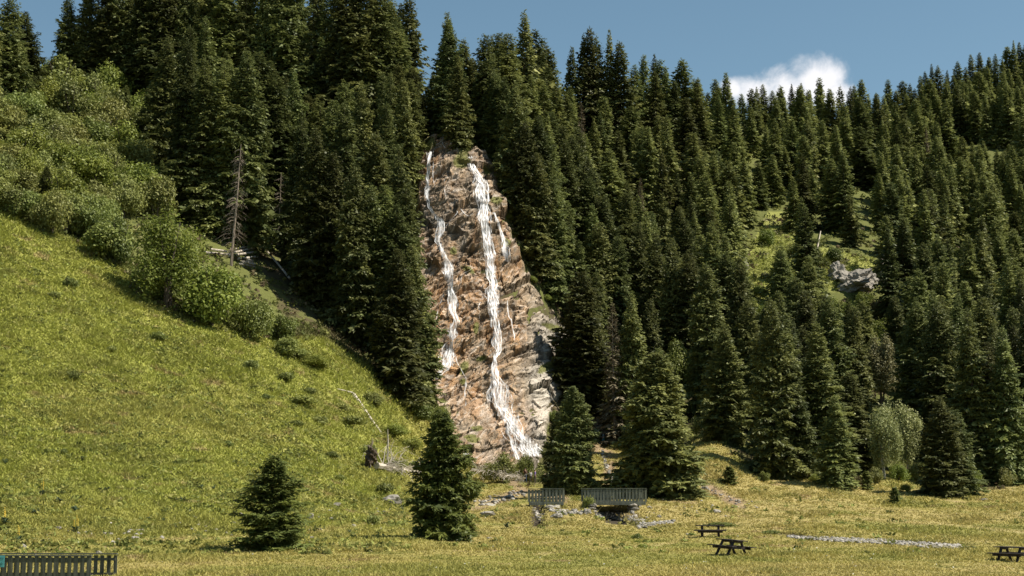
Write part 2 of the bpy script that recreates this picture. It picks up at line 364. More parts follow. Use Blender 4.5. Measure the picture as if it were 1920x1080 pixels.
THICKET = [(-300,120),(60,120),(180,120),(300,150),(330,330),(400,420),(470,470),(520,560),(520,680),(430,640),(330,600),(260,560),(215,500),(130,455),(60,430),(0,402),(-300,280)]
PATHS = [([(1310,905),(1335,918),(1360,932),(1392,946)], 9), ([(1120,840),(1150,862),(1140,890),(1135,920)], 11), ([(195,1028),(235,1014)], 3.5), ([(890,950),(940,935),(985,922)], 9), ([(960,905),(985,925),(1060,938)],8)]

TRAILS = [([(1392,946),(1500,958),(1640,974),(1800,986),(1960,1002)], 4.5), ([(985,925),(890,948),(760,972),(560,1002),(400,1010),(235,1014)], 4), ([(1330,1000),(1250,1020),(1000,1040)], 4)]
# ------------------------------------------------------------------ terrain mesh
def ground_color(X, Y, Z):
    px, py = proj(X, Y, Z)
    n1 = fbm(X / 9, Y / 9, 4, 41); n2 = fbm(X / 1.6, Y / 1.6, 4, 51); n3 = fbm(X / 30, Y / 30, 3, 61)
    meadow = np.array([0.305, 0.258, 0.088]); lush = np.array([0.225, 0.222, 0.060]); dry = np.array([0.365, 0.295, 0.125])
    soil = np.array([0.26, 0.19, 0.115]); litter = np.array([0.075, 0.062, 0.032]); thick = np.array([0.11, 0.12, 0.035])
    c = np.broadcast_to(meadow, X.shape + (3,)).copy()
    def mixin(c, k, w): return c * (1 - w[..., None]) + k * w[..., None]
    sl = sstep(Y, 70, 100) * sstep(-px, -860, -700)            # the left-hand hillside is lusher
    c = mixin(c, np.array([0.255, 0.268, 0.058]), sl * 0.85)
    c = mixin(c, lush, sstep(n1 + 0.5 * n2, -0.02, 0.5) * 0.65)
    c = mixin(c, dry, sstep(-n1 + 0.7 * n3 + 0.4 * n2, 0.05, 0.55) * 0.6 * (1 - 0.6 * sl))
    c = mixin(c, lush * 0.75, sstep(n2, 0.15, 0.5) * 0.6)
    c = mixin(c, np.array([.30, .215, .12]), sstep(fbm(X / 2.3, Y / 2.3, 4, 66), .42, .6) * .7)
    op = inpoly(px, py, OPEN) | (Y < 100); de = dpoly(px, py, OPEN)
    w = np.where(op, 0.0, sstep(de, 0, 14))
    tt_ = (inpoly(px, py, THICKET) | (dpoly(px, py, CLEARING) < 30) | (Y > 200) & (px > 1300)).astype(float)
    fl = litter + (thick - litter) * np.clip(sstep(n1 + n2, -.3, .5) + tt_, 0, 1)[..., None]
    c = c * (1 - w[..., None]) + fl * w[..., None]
    cl = inpoly(px, py, CLEARING)
    c[cl] = (np.array([0.23, 0.24, 0.065]) * (1 + 0.3 * n2[..., None]))[cl]
    for pl, wd in PATHS:
        d = dpoly(px, py, pl, False); ww = sstep(-d, -wd * 1.4, -wd * 0.5) * sstep(n2, -0.7, 0.2)
        c = mixin(c, soil, ww)
    for pl, wd in TRAILS:
        d = dpoly(px, py, pl, False); c = mixin(c, np.array([0.44, 0.35, 0.17]), sstep(-d, -wd, -wd * .3) * (.45 + .3 * n2))
    for pl, wd, dd in CHAN:
        d = dpoly(X, Y, pl, False); ww = sstep(-d, -wd * 1.15, -wd * 0.8); c = mixin(c, np.array([0.06, 0.05, 0.035]), ww)  # bed soil, set darker to stand in for shade under the larger bridge
    return c
def build_terrain():
    pxs = np.concatenate([np.arange(-950, -110, 30), np.arange(-110, 2035, 3.0), np.arange(2040, 2850, 30)])
    us = (pxs - CX) / F
    ys = np.concatenate([np.arange(2, 48, 2.0), np.arange(48, 240, 0.4), np.arange(240, 600, 1.6), np.arange(600, 700, 10)])
    U, Y = np.meshgrid(us, ys, indexing='ij'); Z = terr(U, Y); X = U * Y
    # far tail and back skirt so the sheet reaches the horizon
    far = [760, 1000, 1600, 3000, 6000]
    Xf = us[:, None] * np.array(far)[None, :]; Yf = np.broadcast_to(np.array(far, float)[None, :], Xf.shape)
    Zf = np.broadcast_to(Z[:, -1:] * 0 + np.array([0, -10, -20, -20, -20])[None, :], Xf.shape)
    X = np.concatenate([X, Xf], 1); Y = np.concatenate([Y, Yf], 1); Z = np.concatenate([Z, Zf], 1)
    C = ground_color(X, Y, Z) * 0.95
    nu, ny = X.shape
    i = np.arange(nu * ny).reshape(nu, ny); q = np.stack([i[:-1, :-1], i[1:, :-1], i[1:, 1:], i[:-1, 1:]], -1).reshape(-1, 4)
    V = np.stack([X, Y, Z], -1).reshape(-1, 3)
    b = len(V); V2 = np.array([[-400, 2, -1.4], [400, 2, -1.2], [400, -300, -1.4], [-400, -300, -1.4]])
    V = np.concatenate([V, V2]); C = np.concatenate([C.reshape(-1, 3), np.tile([0.16, 0.15, 0.045], (4, 1))])
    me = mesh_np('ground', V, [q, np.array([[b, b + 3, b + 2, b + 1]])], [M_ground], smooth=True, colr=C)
    tag(link('ground', me), 'alpine meadow and hillside ground with grassy slopes', kind='structure')
build_terrain()

# ------------------------------------------------------------------ rock face with ledges
STREAMS = {  # pixel polylines (px, py, width px)
 'main': [(882,296,7),(886,312,9),(897,330,14),(905,360,22),(908,390,17),(908,410,20),(914,430,13),(916,460,17),(922,490,20),(921,512,15),(926,535,11),(924,552,26),(926,575,15),(929,600,14),(933,640,16),(936,658,8),(929,672,6),(929,700,14),(934,730,26),(944,765,34),(962,795,20)],
 'right': [(926,400,5),(934,415,5),(942,440,5),(950,470,10),(955,492,10)],
 'main_side': [(905,552,6),(899,575,5),(902,600,4)],
 'left_top': [(806,292,3),(802,330,4),(801,365,4),(804,390,5),(815,405,4),(826,415,8),(829,435,8),(822,452,6),(828,470,8),(838,490,9),(842,515,12)],
 'left_join': [(862,398,4),(845,418,5),(832,432,5)],
 'left_gap': [(841,505,10),(845,528,8),(846,552,9)],
 'left_mid': [(846,546,8),(852,560,12),(848,582,9),(856,600,6),(851,620,11),(848,640,9),(842,665,16),(838,685,18),(826,705,8),(822,712,5)],
 'left_mid_side': [(838,553,5),(820,580,5),(818,600,5)],
 'left_lower': [(855,665,5),(866,700,5),(874,715,5),(877,740,5),(877,762,6)],
 'trickle_a': [(813,290,3),(815,320,3),(814,350,3)],
 'trickle_b': [(832,338,2.5),(836,360,3),(838,372,2.5)],
 'trickle_c': [(954,565,3),(955,590,3),(962,612,3),(967,640,2)],
 'trickle_d': [(864,530,4),(872,515,4),(890,505,3)],
 'foot_a': [(958,788,24),(970,812,26),(985,832,30),(1003,856,34)], 'foot_d': [(962,792,6),(955,812,6),(962,838,8),(972,862,8)],
 'foot_b': [(940,808,3),(950,826,4),(958,838,3)],
 'foot_c': [(872,850,7),(882,865,7),(893,882,7)],
 'trickle_e': [(826,262,3),(832,275,4),(838,282,3)],
 'drip_f': [(800,290,2.5),(804,310,3),(801,330,2.5)],
 'drip_g': [(893,400,3),(884,410,3),(866,398,3)],
}
RD = {}
def build_rock():
    pxs = np.linspace(768, 1095, 460); ys = np.concatenate([np.linspace(178, 236, 1080)])
    U, Y = np.meshgrid((pxs - CX) / F, ys, indexing='ij'); Z = terr(U, Y)
    # use a smoother base
    k = 5
    X = U * Y; px, py = proj(X, Y, Z)
    ins = inpoly(px, py, ROCKPOLY); d = dpoly(px, py, ROCKPOLY); sdist = np.where(ins, d, -d)
    a = X; v = Z * 1.16
    wx = fbm(a / 9, v / 9, 3, 71) * 1.5 + fbm(a / 1.5, v / 1.5, 3, 72) * .35
    s = v * 0.80 - a * 0.60 + wx * .8; tj = v * 0.55 + a * 0.83 + fbm(a / 8, v / 8, 3, 73) * 1.4                                 # bedding planes rising to the right
    def saw(t): f = t - np.floor(t); return np.where(f < 0.14, f / 0.14, (1 - f) / 0.86)
    big = fbm(a / 7.5, v / 7.5, 3, 81)
    bp = vnoise(a / 3.1 + 2 * wx * 0.1, s / 1.9, 83)
    blocks = np.floor(bp * 5) / 5 * 0.7 + bp * 0.3
    crack = np.abs(fbm(a / 1.1, s / 0.6, 4, 91))
    jt = a * 0.85 + v * 0.45 + fbm(a / 4, v / 4, 3, 97) * 2.0
    def cells(x, y, seed):
        ix = np.floor(x); iy = np.floor(y); best = np.full(x.shape, 9.0); hh = np.zeros(x.shape); z0 = np.zeros_like(ix)
        for di in (-1, 0, 1):
            for dj in (-1, 0, 1):
                cx = ix + di; cy = iy + dj; ox = x - cx - _h(cx, cy, z0, seed); oy = y - cy - _h(cx, cy, z0, seed + 1); d = ox * ox + oy * oy
                val = _h(cx, cy, z0, seed + 2) + (_h(cx, cy, z0, seed + 3) - .5) * ox * 1.1 + (_h(cx, cy, z0, seed + 4) - .5) * oy * 1.1
                m = d < best; best = np.where(m, d, best); hh = np.where(m, val, hh)
        return hh
    disp = 1.1 * big + 1.9 * cells(s / 3.2, tj / 6.5, 201) + 0.85 * cells(s / 1.0, tj / 2.4, 211) + 0.36 * cells(s / .42, tj / .9, 221) \
        + 0.8 * saw(s / 5.6 + 0.2 * big) * (0.4 + vnoise(a / 5, v / 5, 98)) + 0.22 * fbm(a / .5, s / .3, 3, 99) - 1.05
    # the deep dark recess under the ledge left of the main fall
    rec = np.exp(-(((px - 868) - (py - 480) * -0.9) / 22) ** 2 - ((py - 480) / 22) ** 2); disp -= 1.8 * rec
    rec2 = np.exp(-((px - 925) / 25) ** 2 - ((py - 505) / 12) ** 2); disp -= 0.7 * rec2
    calm = sstep(py, 640, 760); disp = disp * (1 - 0.3 * calm)
    amp = sstep(sdist, -9, 5); off = 0.45 * amp - 2.4 * (1 - amp)
    dd = disp * (0.25 + 0.75 * amp) + off
    nx, ny, nzv = 0.12, -0.80, 0.58
    side = 0.45 * fbm(a / 2.2, v / 2.2, 3, 95)
    PX = X + dd * nx + side * amp; PY = Y + dd * ny; PZ = Z + dd * nzv
    # colours
    qx, qy = proj(PX, PY, PZ)
    n1 = fbm(a / 3.2, v / 3.2, 4, 101); n2 = fbm(a / .8, s / .35, 4, 103); n3 = fbm(a / 7, v / 7, 3, 105)
    grey = np.array([0.39, 0.355, 0.29]); tan = np.array([0.38, 0.300, 0.205]); rust = np.array([0.37, 0.205, 0.085]); pale = np.array([0.60, 0.53, 0.45]); moss = np.array([0.12, 0.125, 0.025]); dark = np.array([0.10, 0.08, 0.055])
    C = np.broadcast_to(tan, X.shape + (3,)).copy()
    def mi(C, k, w): return C * (1 - w[..., None]) + k * w[..., None]
    g = sstep(qx, 975, 1005) * sstep(qy, 570, 620) + sstep(-n3, 0.0, 0.4) * 0.8
    C = mi(C, grey, np.clip(g, 0, 1))
    ds = np.full(X.shape, 1e9)
    for nm, pl in STREAMS.items(): ds = np.minimum(ds, dpoly(qx, qy, [(p[0], p[1]) for p in pl], False))
    wet = np.exp(-(ds / 34) ** 2) * (1 - 0.75 * np.clip(sstep(qx, 985, 1010), 0, 1))
    C = mi(C, rust, np.clip(wet * (0.35 + 1.1 * sstep(n1 + 0.5 * n2, -0.25, 0.4)), 0, 0.9) * (0.6 + 0.4 * sstep(qy, 450, 560)))
    runs = fbm(a / .9, v / 9, 4, 117); C = mi(C, np.array([0.33, 0.17, 0.065]), sstep(runs, .05, .4) * .65 * np.exp(-(ds / 60) ** 2) * (1 - .8 * sstep(qx, 985, 1010))); C = mi(C, np.array([.10, .08, .06]), sstep(-runs, .22, .5) * .5)
    C = mi(C, pale, sstep(n2 + 0.4 * n1, 0.15, 0.6) * 0.6)
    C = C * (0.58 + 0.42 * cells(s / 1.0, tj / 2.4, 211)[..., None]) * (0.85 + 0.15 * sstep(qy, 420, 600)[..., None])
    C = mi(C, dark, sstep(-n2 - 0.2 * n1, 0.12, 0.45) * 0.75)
    C = mi(C, pale, sstep(fbm(a / 1.5, s / .25, 3, 107), .3, .6) * 0.5)
    low = sstep(qy, 700, 780); C = mi(C, pale * np.array([1, .93, .86]), low * sstep(n1, -0.1, 0.5) * 0.35)
    # moss beds on level spots
    sl = np.gradient(PZ, axis=1) / np.maximum(np.gradient(PY, axis=1), 1e-3)
    ms = np.zeros(X.shape)
    for (mx, my, rx, ry, rot) in ((1040,615,24,7,.25),(1025,688,24,8,-.5),(1047,705,9,16,0),(893,803,12,5,0),(885,822,14,7,.2),(877,505,14,5,.4),(850,470,7,9,0),(915,318,10,10,0),(930,375,14,7,0),(866,300,14,18,.7),(805,270,12,14,0),(868,715,6,8,0),(893,615,6,12,0),(870,690,8,14,.5),(950,455,8,8,0),(870,275,12,16,0),(903,672,14,6,-.3)):
        cx, sx = math.cos(rot), math.sin(rot); dx = (qx - mx) * cx + (qy - my) * sx; dy = -(qx - mx) * sx + (qy - my) * cx
        ms = np.maximum(ms, 1.25 - np.sqrt((dx / rx) ** 2 + (dy / ry) ** 2) + 0.5 * n2)
    C = mi(C, moss, sstep(ms, 0.15, 0.5) * 0.92)
    C = mi(C, moss * 0.8, sstep(-sdist, -7, 3) * sstep(n1 + n2, -0.3, 0.2) * 0.9)
    nu, nv = X.shape; i = np.arange(nu * nv).reshape(nu, nv)
    q = np.stack([i[:-1, :-1], i[1:, :-1], i[1:, 1:], i[:-1, 1:]], -1).reshape(-1, 4)
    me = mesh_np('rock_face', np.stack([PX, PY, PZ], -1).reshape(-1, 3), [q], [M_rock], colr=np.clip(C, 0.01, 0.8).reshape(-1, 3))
    tag(link('rock_face', me), 'steep layered brown and grey rock face behind the waterfalls', kind='structure')
    RD.update(P=np.stack([PX, PY, PZ], -1), qx=qx, qy=qy)
build_rock()

def watermat():
    m, N, L = newmat('white_falling_water'); out = N_(N, 'ShaderNodeOutputMaterial'); tc = N_(N, 'ShaderNodeTexCoord'); mp = N_(N, 'ShaderNodeMapping'); mp.inputs['Scale'].default_value = (5.5, 1.0, 0.5)
    L.new(tc.outputs['Object'], mp.inputs[0]); nz = N_(N, 'ShaderNodeTexNoise'); nz.inputs['Scale'].default_value = 1.0; nz.inputs['Detail'].default_value = 5; L.new(mp.outputs[0], nz.inputs[0])
    at = N_(N, 'ShaderNodeAttribute', attribute_name='tint')
    ad = N_(N, 'ShaderNodeMath', operation='ADD'); L.new(nz.outputs[0], ad.inputs[0]); L.new(at.outputs['Fac'], ad.inputs[1])
    mr = N_(N, 'ShaderNodeMapRange'); mr.inputs[1].default_value = 0.74; mr.inputs[2].default_value = 1.22; mr.inputs[4].default_value = 0.9; L.new(ad.outputs[0], mr.inputs[0])
    bs = N_(N, 'ShaderNodeBsdfPrincipled'); bs.inputs['Base Color'].default_value = (0.78, 0.79, 0.79, 1); bs.inputs['Roughness'].default_value = 0.4
    tr = N_(N, 'ShaderNodeBsdfTransparent'); ms = N_(N, 'ShaderNodeMixShader'); L.new(mr.outputs[0], ms.inputs[0]); L.new(tr.outputs[0], ms.inputs[1]); L.new(bs.outputs[0], ms.inputs[2]); L.new(ms.outputs[0], out.inputs[0]); return m
M_water = watermat()
def build_water():
    P, qx, qy = RD['P'], RD['qx'], RD['qy']; flat = P.reshape(-1, 3); fx = qx.ravel(); fy = qy.ravel()
    groups = {'waterfall_main': (['main', 'right', 'main_side', 'foot_a', 'foot_d', 'foot_b', 'trickle_c', 'trickle_d'], 'tall white main waterfall running down the middle of the rock face'),
              'waterfall_left': (['left_top', 'left_gap', 'left_join', 'left_mid', 'left_mid_side', 'left_lower', 'trickle_a', 'trickle_b', 'trickle_e', 'drip_f', 'drip_g'], 'thinner broken white waterfall down the left side of the rock face'),
              'waterfall_foot': (['foot_c'], 'short white water chute at the foot of the rock beside the fallen trunk')}
    for gname, (keys, label) in groups.items():
        VV = []; FF = []; TT = []; base = 0
        for key in keys:
            pl = np.array(STREAMS[key], float)
            seg = np.hypot(np.diff(pl[:, 0]), np.diff(pl[:, 1])); cum = np.concatenate([[0], np.cumsum(seg)]); n = max(6, int(cum[-1] / 2.0))
            t = np.linspace(0, cum[-1], n); cx = np.interp(t, cum, pl[:, 0]); cy = np.interp(t, cum, pl[:, 1]); w = np.interp(t, cum, pl[:, 2])
            cx = cx + np.array([vnoise(np.array([q / 9.0]), np.array([3.3]), 5)[0] * 5 - 2.5 for q in t]) * np.clip(w / 14, .25, 1)
            w = w * (0.75 + 0.6 * vnoise(t / 7.0, t * 0, 9)) * (1.5 if (key.startswith('left') or key.startswith('tri') or key.startswith('drip')) else 1.1)
            def ribbon(cx, cy, w, K, dens, lift, fall):
                nonlocal base
                rows = []
                for a, b, ww in zip(cx, cy, w):
                    row = []
                    for k in range(K):
                        e = (k / (K - 1) - 0.5) * ww; d2 = (fx - (a + e)) ** 2 + (fy - b) ** 2; c = np.where(d2 < 7)[0]
                        row.append(flat[c[np.argmin(flat[c, 1])] if len(c) else np.argmin(d2)])
                    rows.append(row)
                R = np.array(rows)
                # running water leaves the small cracks: keep the outermost of each short stretch, then smooth along the flow
                Yr = R[:, :, 1].copy(); pad = np.pad(Yr, ((2, 2), (0, 0)), mode='edge'); R[:, :, 1] = np.minimum.reduce([pad[i:i + len(Yr)] for i in range(5)]) * .6 + Yr * .4
                for _ in range(4):
                    S = R.copy(); S[1:-1] = (R[:-2] + R[1:-1] * 2 + R[2:]) / 4; S[:, 1:-1] = (S[:, :-2] + S[:, 1:-1] * 2 + S[:, 2:]) / 4; R = S
                cp = np.abs(np.linspace(-1, 1, K)); R[:, :, 1] -= lift; R[:, :, 2] += lift * .5
                nn = R.shape[0]; i = np.arange(nn * K).reshape(nn, K) + base
                FF.append(np.stack([i[:-1, :-1], i[:-1, 1:], i[1:, 1:], i[1:, :-1]], -1).reshape(-1, 4)); VV.append(R.reshape(-1, 3))
                TT.append((dens - fall * cp[None, :] ** 2 + (rng.random((nn, 1)) - 0.5) * 0.05 + np.zeros((nn, K))).ravel()); base += nn * K
            big_ = pl[:, 2].max() > 6
            if big_: ribbon(cx, cy, w * 1.2, 7, 0.45, .28, .24)
            for q in range(max(1, int(round(w.mean() / 3.0))) if big_ else 1):
                ph = rng.random() * 99; wob = (vnoise(t / 34.0 + ph, t * 0 + q, 300 + q) - .5) * w * .9 + (q / max(1, round(w.mean() / 3.0)) - .4) * w * .5 * big_ * (1.0 if big_ else .2) + (vnoise(t / 5.0 + ph, t * 0, 310 + q) - .5) * .9
                ww = np.maximum(.9, (1.55 if big_ else np.minimum(w, 1.9)) * (0.6 + 0.8 * vnoise(t / 12.0 + ph, t * 0, 320 + q)))
                ribbon(cx + wob, cy, ww, 3, 0.60 if big_ else .52, .36 + .03 * q, .18)
        me = mesh_np('waterfall', np.concatenate(VV), FF, [M_water], tint=np.concatenate(TT), smooth=True)
        tag(link('waterfall', me), label, kind='structure')
build_water()

# ------------------------------------------------------------------ spruces
def spruce_arrays(H, R, seed, whorl=0.5, nbr=7, twigs=9, kw=0.30, top=0.35, base=0.05, sparse=0.0, power=0.85, droop=0.32, tintmul=1.0, leafsz=1.0, fan=0):
    r = np.random.default_rng(seed); V = []; T = []
    z = base * H; lumps = r.random((8, 3))
    while z < H * 0.985:
        f = z / H; Lm = R * max(0.03, (1 - f) ** power) * (0.80 + 0.2 * min(1, f / 0.12)) + 0.12
        k = nbr if f < 0.9 else max(4, nbr - 2)
        a0 = r.random() * 6.28
        for j in range(k):
            if r.random() < sparse: continue
            az = a0 + 6.283 * j / k + r.normal(0, .22)
            lump = 1 + 0.20 * math.sin(az * 2 + lumps[0, 0] * 6 + f * 9) + 0.14 * math.sin(az * 3 + lumps[1, 0] * 6 - f * 17)
            L = Lm * lump * r.uniform(0.62, 1.16)
            zz = z + r.normal(0, whorl * 0.35); e0 = -0.18 + 0.95 * f ** 1.3; sag = droop * (1 - 0.6 * f)
            n = max(3, int(twigs * (0.35 + 0.65 * (L / R)))); t = (np.arange(n) + r.random(n) * 0.8) / n * 0.92 + 0.08
            tint_b = np.clip(r.normal(0.42, 0.24), 0, 1)
            dx, dy = math.cos(az), math.sin(az)
            px = L * t; pz = zz + L * (e0 * t - sag * t ** 1.6 + 0.10 * t ** 4)
            for side in (-1, 1):
                ang = az + side * r.uniform(0.55, 1.05, n); tl = (0.40 * L * (1 - t) ** 0.6 + 0.10 * L + 0.16) * r.uniform(0.7, 1.25, n)
                tl = np.minimum(tl, 1.1 * leafsz + 0.16 * L)
                dr = -r.uniform(0.12, 0.55, n) * (1 - 0.5 * f)
                p = np.stack([px * dx, px * dy, pz], 1); d = np.stack([np.cos(ang), np.sin(ang), dr], 1)
                w = np.stack([-np.sin(ang), np.cos(ang), r.normal(0, .45, n)], 1) * (kw * tl)[:, None] * 0.5
                m = p + d * (tl * 0.45)[:, None]; e = p + d * tl[:, None]; e[:, 2] -= 0.08 * tl
                if fan:
                    V.append(np.stack([p, m + w * .5, e, m - w * .5], 1)); T.append(np.repeat(np.clip(tint_b + r.normal(0, .13, n), 0, 1), 4))
                    for q in range(fan):
                        k1 = r.uniform(.15, .85, n); sg = np.where(r.random(n) < .5, 1., -1.); a2 = ang + sg * r.uniform(.5, 1.0, n); l2 = tl * (.62 - .35 * k1) * r.uniform(.7, 1.3, n)
                        p2 = p + d * (tl * k1)[:, None]; d2 = np.stack([np.cos(a2), np.sin(a2), dr * .6 + r.normal(-.12, .3, n)], 1); w2 = np.stack([-np.sin(a2), np.cos(a2), r.normal(0, .6, n)], 1) * (kw * 1.1 * l2)[:, None] * .5
                        m2_ = p2 + d2 * (l2 * .5)[:, None]; e2 = p2 + d2 * l2[:, None]; V.append(np.stack([p2, m2_ + w2, e2, m2_ - w2], 1)); T.append(np.repeat(np.clip(tint_b + r.normal(.03, .16, n), 0, 1), 4))
                    continue
                V.append(np.stack([p, m + w, e, m - w], 1)); T.append(np.repeat(np.clip(tint_b + r.normal(0, .13, n), 0, 1), 4))
            # branch tip and a hanging curtain
            p = np.array([[L * .8 * dx, L * .8 * dy, zz + L * (e0 * .8 - sag * .7 + .04)]]); d = np.array([[dx, dy, -.05]]) * (0.28 * L + .15)
            w = np.array([[-dy, dx, 0.2]]) * (0.09 * L + 0.05); V.append(np.stack([p, p + d * .45 + w, p + d, p + d * .45 - w], 1)); T.append(np.full(4, min(1, tint_b + .1)))
        z += whorl * (0.55 + 0.6 * (1 - f)) * r.uniform(0.8, 1.2)
    n = 5; az = r.random(n) * 6.28; p = np.stack([np.zeros(n), np.zeros(n), np.full(n, H * .975)], 1); e = np.stack([np.cos(az) * .06, np.sin(az) * .06, np.full(n, H * 1.0)], 1)
    w = np.stack([-np.sin(az), np.cos(az), az * 0], 1) * 0.09; V.append(np.stack([p, (p + e) / 2 + w, e, (p + e) / 2 - w], 1)); T.append(np.full(4 * n, .6))
    V = np.concatenate(V).reshape(-1, 3); return V, np.concatenate(T)
def trunk_arrays(H, r0, seed, n=7, stub=0, toph=0.97):
    m = MB(); r = random.Random(seed)
    zs = [-1.2, 0, .15, .35, .55, .75, toph]; pts = [(r.uniform(-.1, .1) * (i > 1), r.uniform(-.1, .1) * (i > 1), (z if z < 0 else z * H)) for i, z in enumerate(zs)]
    m.tube(pts, [r0 * 1.25, r0 * 1.15, r0 * .85, r0 * .65, r0 * .48, r0 * .28, 0.02], n)
    for _ in range(stub):
        z = r.uniform(.04, .5) * H; a = r.uniform(0, 6.28); L = r.uniform(.5, 1.6) * (1 + r0)
        m.tube([(0, 0, z), (math.cos(a) * L * .6, math.sin(a) * L * .6, z - .05 * L), (math.cos(a) * L, math.sin(a) * L, z - .35 * L)], [.045, .03, .012], 3)
    return m
SPR = {}
def make_variant(key, H, R, seed, mat, trunk_mat=None, stub=8, single=False, **kw):
    V, T = spruce_arrays(H, R, seed, **kw); q = np.arange(len(V)).reshape(-1, 4)
    tm = trunk_arrays(H, H * 0.0125 + 0.04, seed, stub=stub)
    if single:
        V2 = np.array([tuple(v) for v in tm.v]); F4 = np.array([f for f in tm.f if len(f) == 4]) + len(V)
        me = mesh_np('spruce', np.concatenate([V, V2]), [q, F4], [mat, trunk_mat or M_bark], matidx=[0] * len(q) + [1] * len(F4), tint=np.concatenate([T, np.zeros(len(V2))]))
        SPR[key] = (H, me, None)
    else:
        me = mesh_np('crown', V, [q], [mat], tint=T)
        m2 = bpy.data.meshes.new('trunk'); m2.from_pydata(tm.v, [], tm.f); m2.materials.append(trunk_mat or M_bark)
        SPR[key] = (H, me, m2)
for i in range(7): make_variant('far%d' % i, 20, 3.7 + 0.3 * (i % 4), 100 + i, M_spruce, single=True, whorl=0.50, nbr=8, twigs=7, kw=0.52, power=0.64 + .09 * (i % 3), droop=.25 + .06 * (i % 3))
for i in range(8): make_variant('mid%d' % i, 20, 3.8 + 0.3 * (i % 4), 200 + i, M_spruce, whorl=0.42, nbr=8, twigs=8, kw=0.44, fan=4, power=0.62 + .08 * (i % 3), droop=.25 + .07 * (i % 3), sparse=.03)
make_variant('bushy', 8, 2.75, 309, M_spruce_young, whorl=0.24, nbr=8, twigs=10, kw=0.34, fan=5, power=0.68, droop=.02, leafsz=.42, base=.05, stub=0, sparse=.16)
for i in range(2): make_variant('young%d' % i, 8, 2.35, 300 + i, M_spruce_young, whorl=0.22, nbr=9, twigs=11, kw=0.36, fan=5, power=0.66, droop=.10, leafsz=.42, base=.04, stub=0)
for i in range(3): make_variant('broad%d' % i, 15, 4.3, 320 + i, M_spruce, whorl=0.31, nbr=10, twigs=11, kw=0.38, fan=5, power=0.70, droop=.25, leafsz=.65, base=.03, stub=0)
for i in range(2): make_variant('brown%d' % i, 20, 2.6, 340 + i, M_brownspruce, M_deadwood2, whorl=0.45, nbr=7, twigs=8, kw=0.26, sparse=.1, droop=.2)
make_variant('tiny', 2.0, .75, 360, M_spruce_young, whorl=0.14, nbr=8, twigs=8, kw=0.5, power=.8, droop=.05, leafsz=.2, base=.04, stub=0)
def place_spruce(key, X, Y, H, label, group=None, cat='spruce tree', name='spruce', wide=1.0, lean=0.0, sink=0.15):
    H0, me, tr = SPR[key]; s = H / H0; z = gz(X, Y) - sink; rz = random.uniform(0, 6.28)
    sc = (s * wide, s * wide, s)
    if tr is None:
        o = link(name, me, None, (X, Y, z)); o.rotation_euler = (random.gauss(0, .012), lean + random.gauss(0, .012), rz); o.scale = sc
    else:
        o = empty(name, (X, Y, z), rz); o.rotation_euler = (random.gauss(0, .010), lean + random.gauss(0, .01), rz); o.scale = sc
        link('trunk', tr, o); link('crown', me, o)
    tag(o, label, cat, group); return o
def tipY(px, py, H, ya, yb):
    """distance at which a tree of about height H puts its tip on this pixel"""
    u, m = ray(px, py); Y = np.arange(ya, yb, 1.0); h = CAMZ + m * Y - terr(np.full(len(Y), u), Y)
    j = int(np.argmin(np.abs(h - H) + 0.0 * Y)); return u * Y[j], Y[j], float(np.clip(h[j], H * .6, H * 1.5))
TREES = []   # (X,Y,H,kind,zone)
def add_tip(px, py, H, ya, yb, kind=None, zone=None, wide=None):
    X, Y, h = tipY(px, py, H, ya, yb); TREES.append([X, Y, h, kind, zone, wide])
def add_base(px, py, H, kind=None, zone=None, wide=None):
    X, Y, Z = hit(px, py); TREES.append([X, Y, H, kind, zone, wide])
# skyline, left to right
for px, py, H in ((20,-5,19),(48,20,16),(130,-15,17),(205,-60,24),(250,-50,22),(300,-50,25),(-30,-20,22),(165,-30,19),(232,-66,23),(275,-60,24),(330,-60,25),(352,-44,26),(388,-52,26),(425,-60,27),(465,-52,27),(505,-58,27),(545,-60,27),(685,-42,26),(655,-40,26),(715,-24,25)): add_tip(px, py, H, 195, 250, zone='left')
for px, py, H in ((772,-14,27),(752,5,24),(728,-12,26),(700,-30,26),(670,-25,26),(640,-40,28),(612,-22,26),(588,-30,28)): add_tip(px, py, H, 215, 300, zone='left')
for px, py, H in ((840,22,27),(851,88,24),(812,98,20),(889,118,17)): add_tip(px, py, H, 235, 300, zone='mid')
for px, py, H in ((919,44,26),(933,37,27),(913,62,24),(953,60,24),(985,20,29),(1002,52,26),(1020,74,24),(1038,99,19)): add_tip(px, py, H, 240, 300, zone='mid')
for px, py, H in ((1067,86,24),(1092,60,25),(1106,50,26),(1122,64,24),(1142,54,26),(1163,76,24)): add_tip(px, py, H, 250, 340, zone='mid')
for px, py, H in ((1194,120,22),(1205,100,24),(1230,100,24),(1238,110,23),(1247,127,22),(1279,108,26),(1262,149,20),(1308,147,24)): add_tip(px, py, H, 280, 400, zone='skyright')
for px, py in ((1326,172),(1339,170),(1348,162),(1372,178),(1389,174),(1409,165),(1419,162),(1432,157),(1448,169),(1455,180),(1465,165),(1484,156),(1498,163),(1504,153),(1518,167),(1536,153),(1556,165),(1574,159),(1590,161),(1601,158),(1612,178),(1628,180),(1643,173),(1665,148),(1680,168),(1694,150),(1705,155),(1715,165),(1725,141),(1735,132),(1747,119),(1757,122),(1776,130),(1787,140),(1797,113),(1810,125),(1821,101),(1835,97),(1853,105),(1865,100),(1878,108),(1888,85),(1899,75),(1911,78),(1922,80),(1935,60)):
    add_tip(px, py, 19 + random.uniform(-2, 3), 400, 560, zone='skyright')
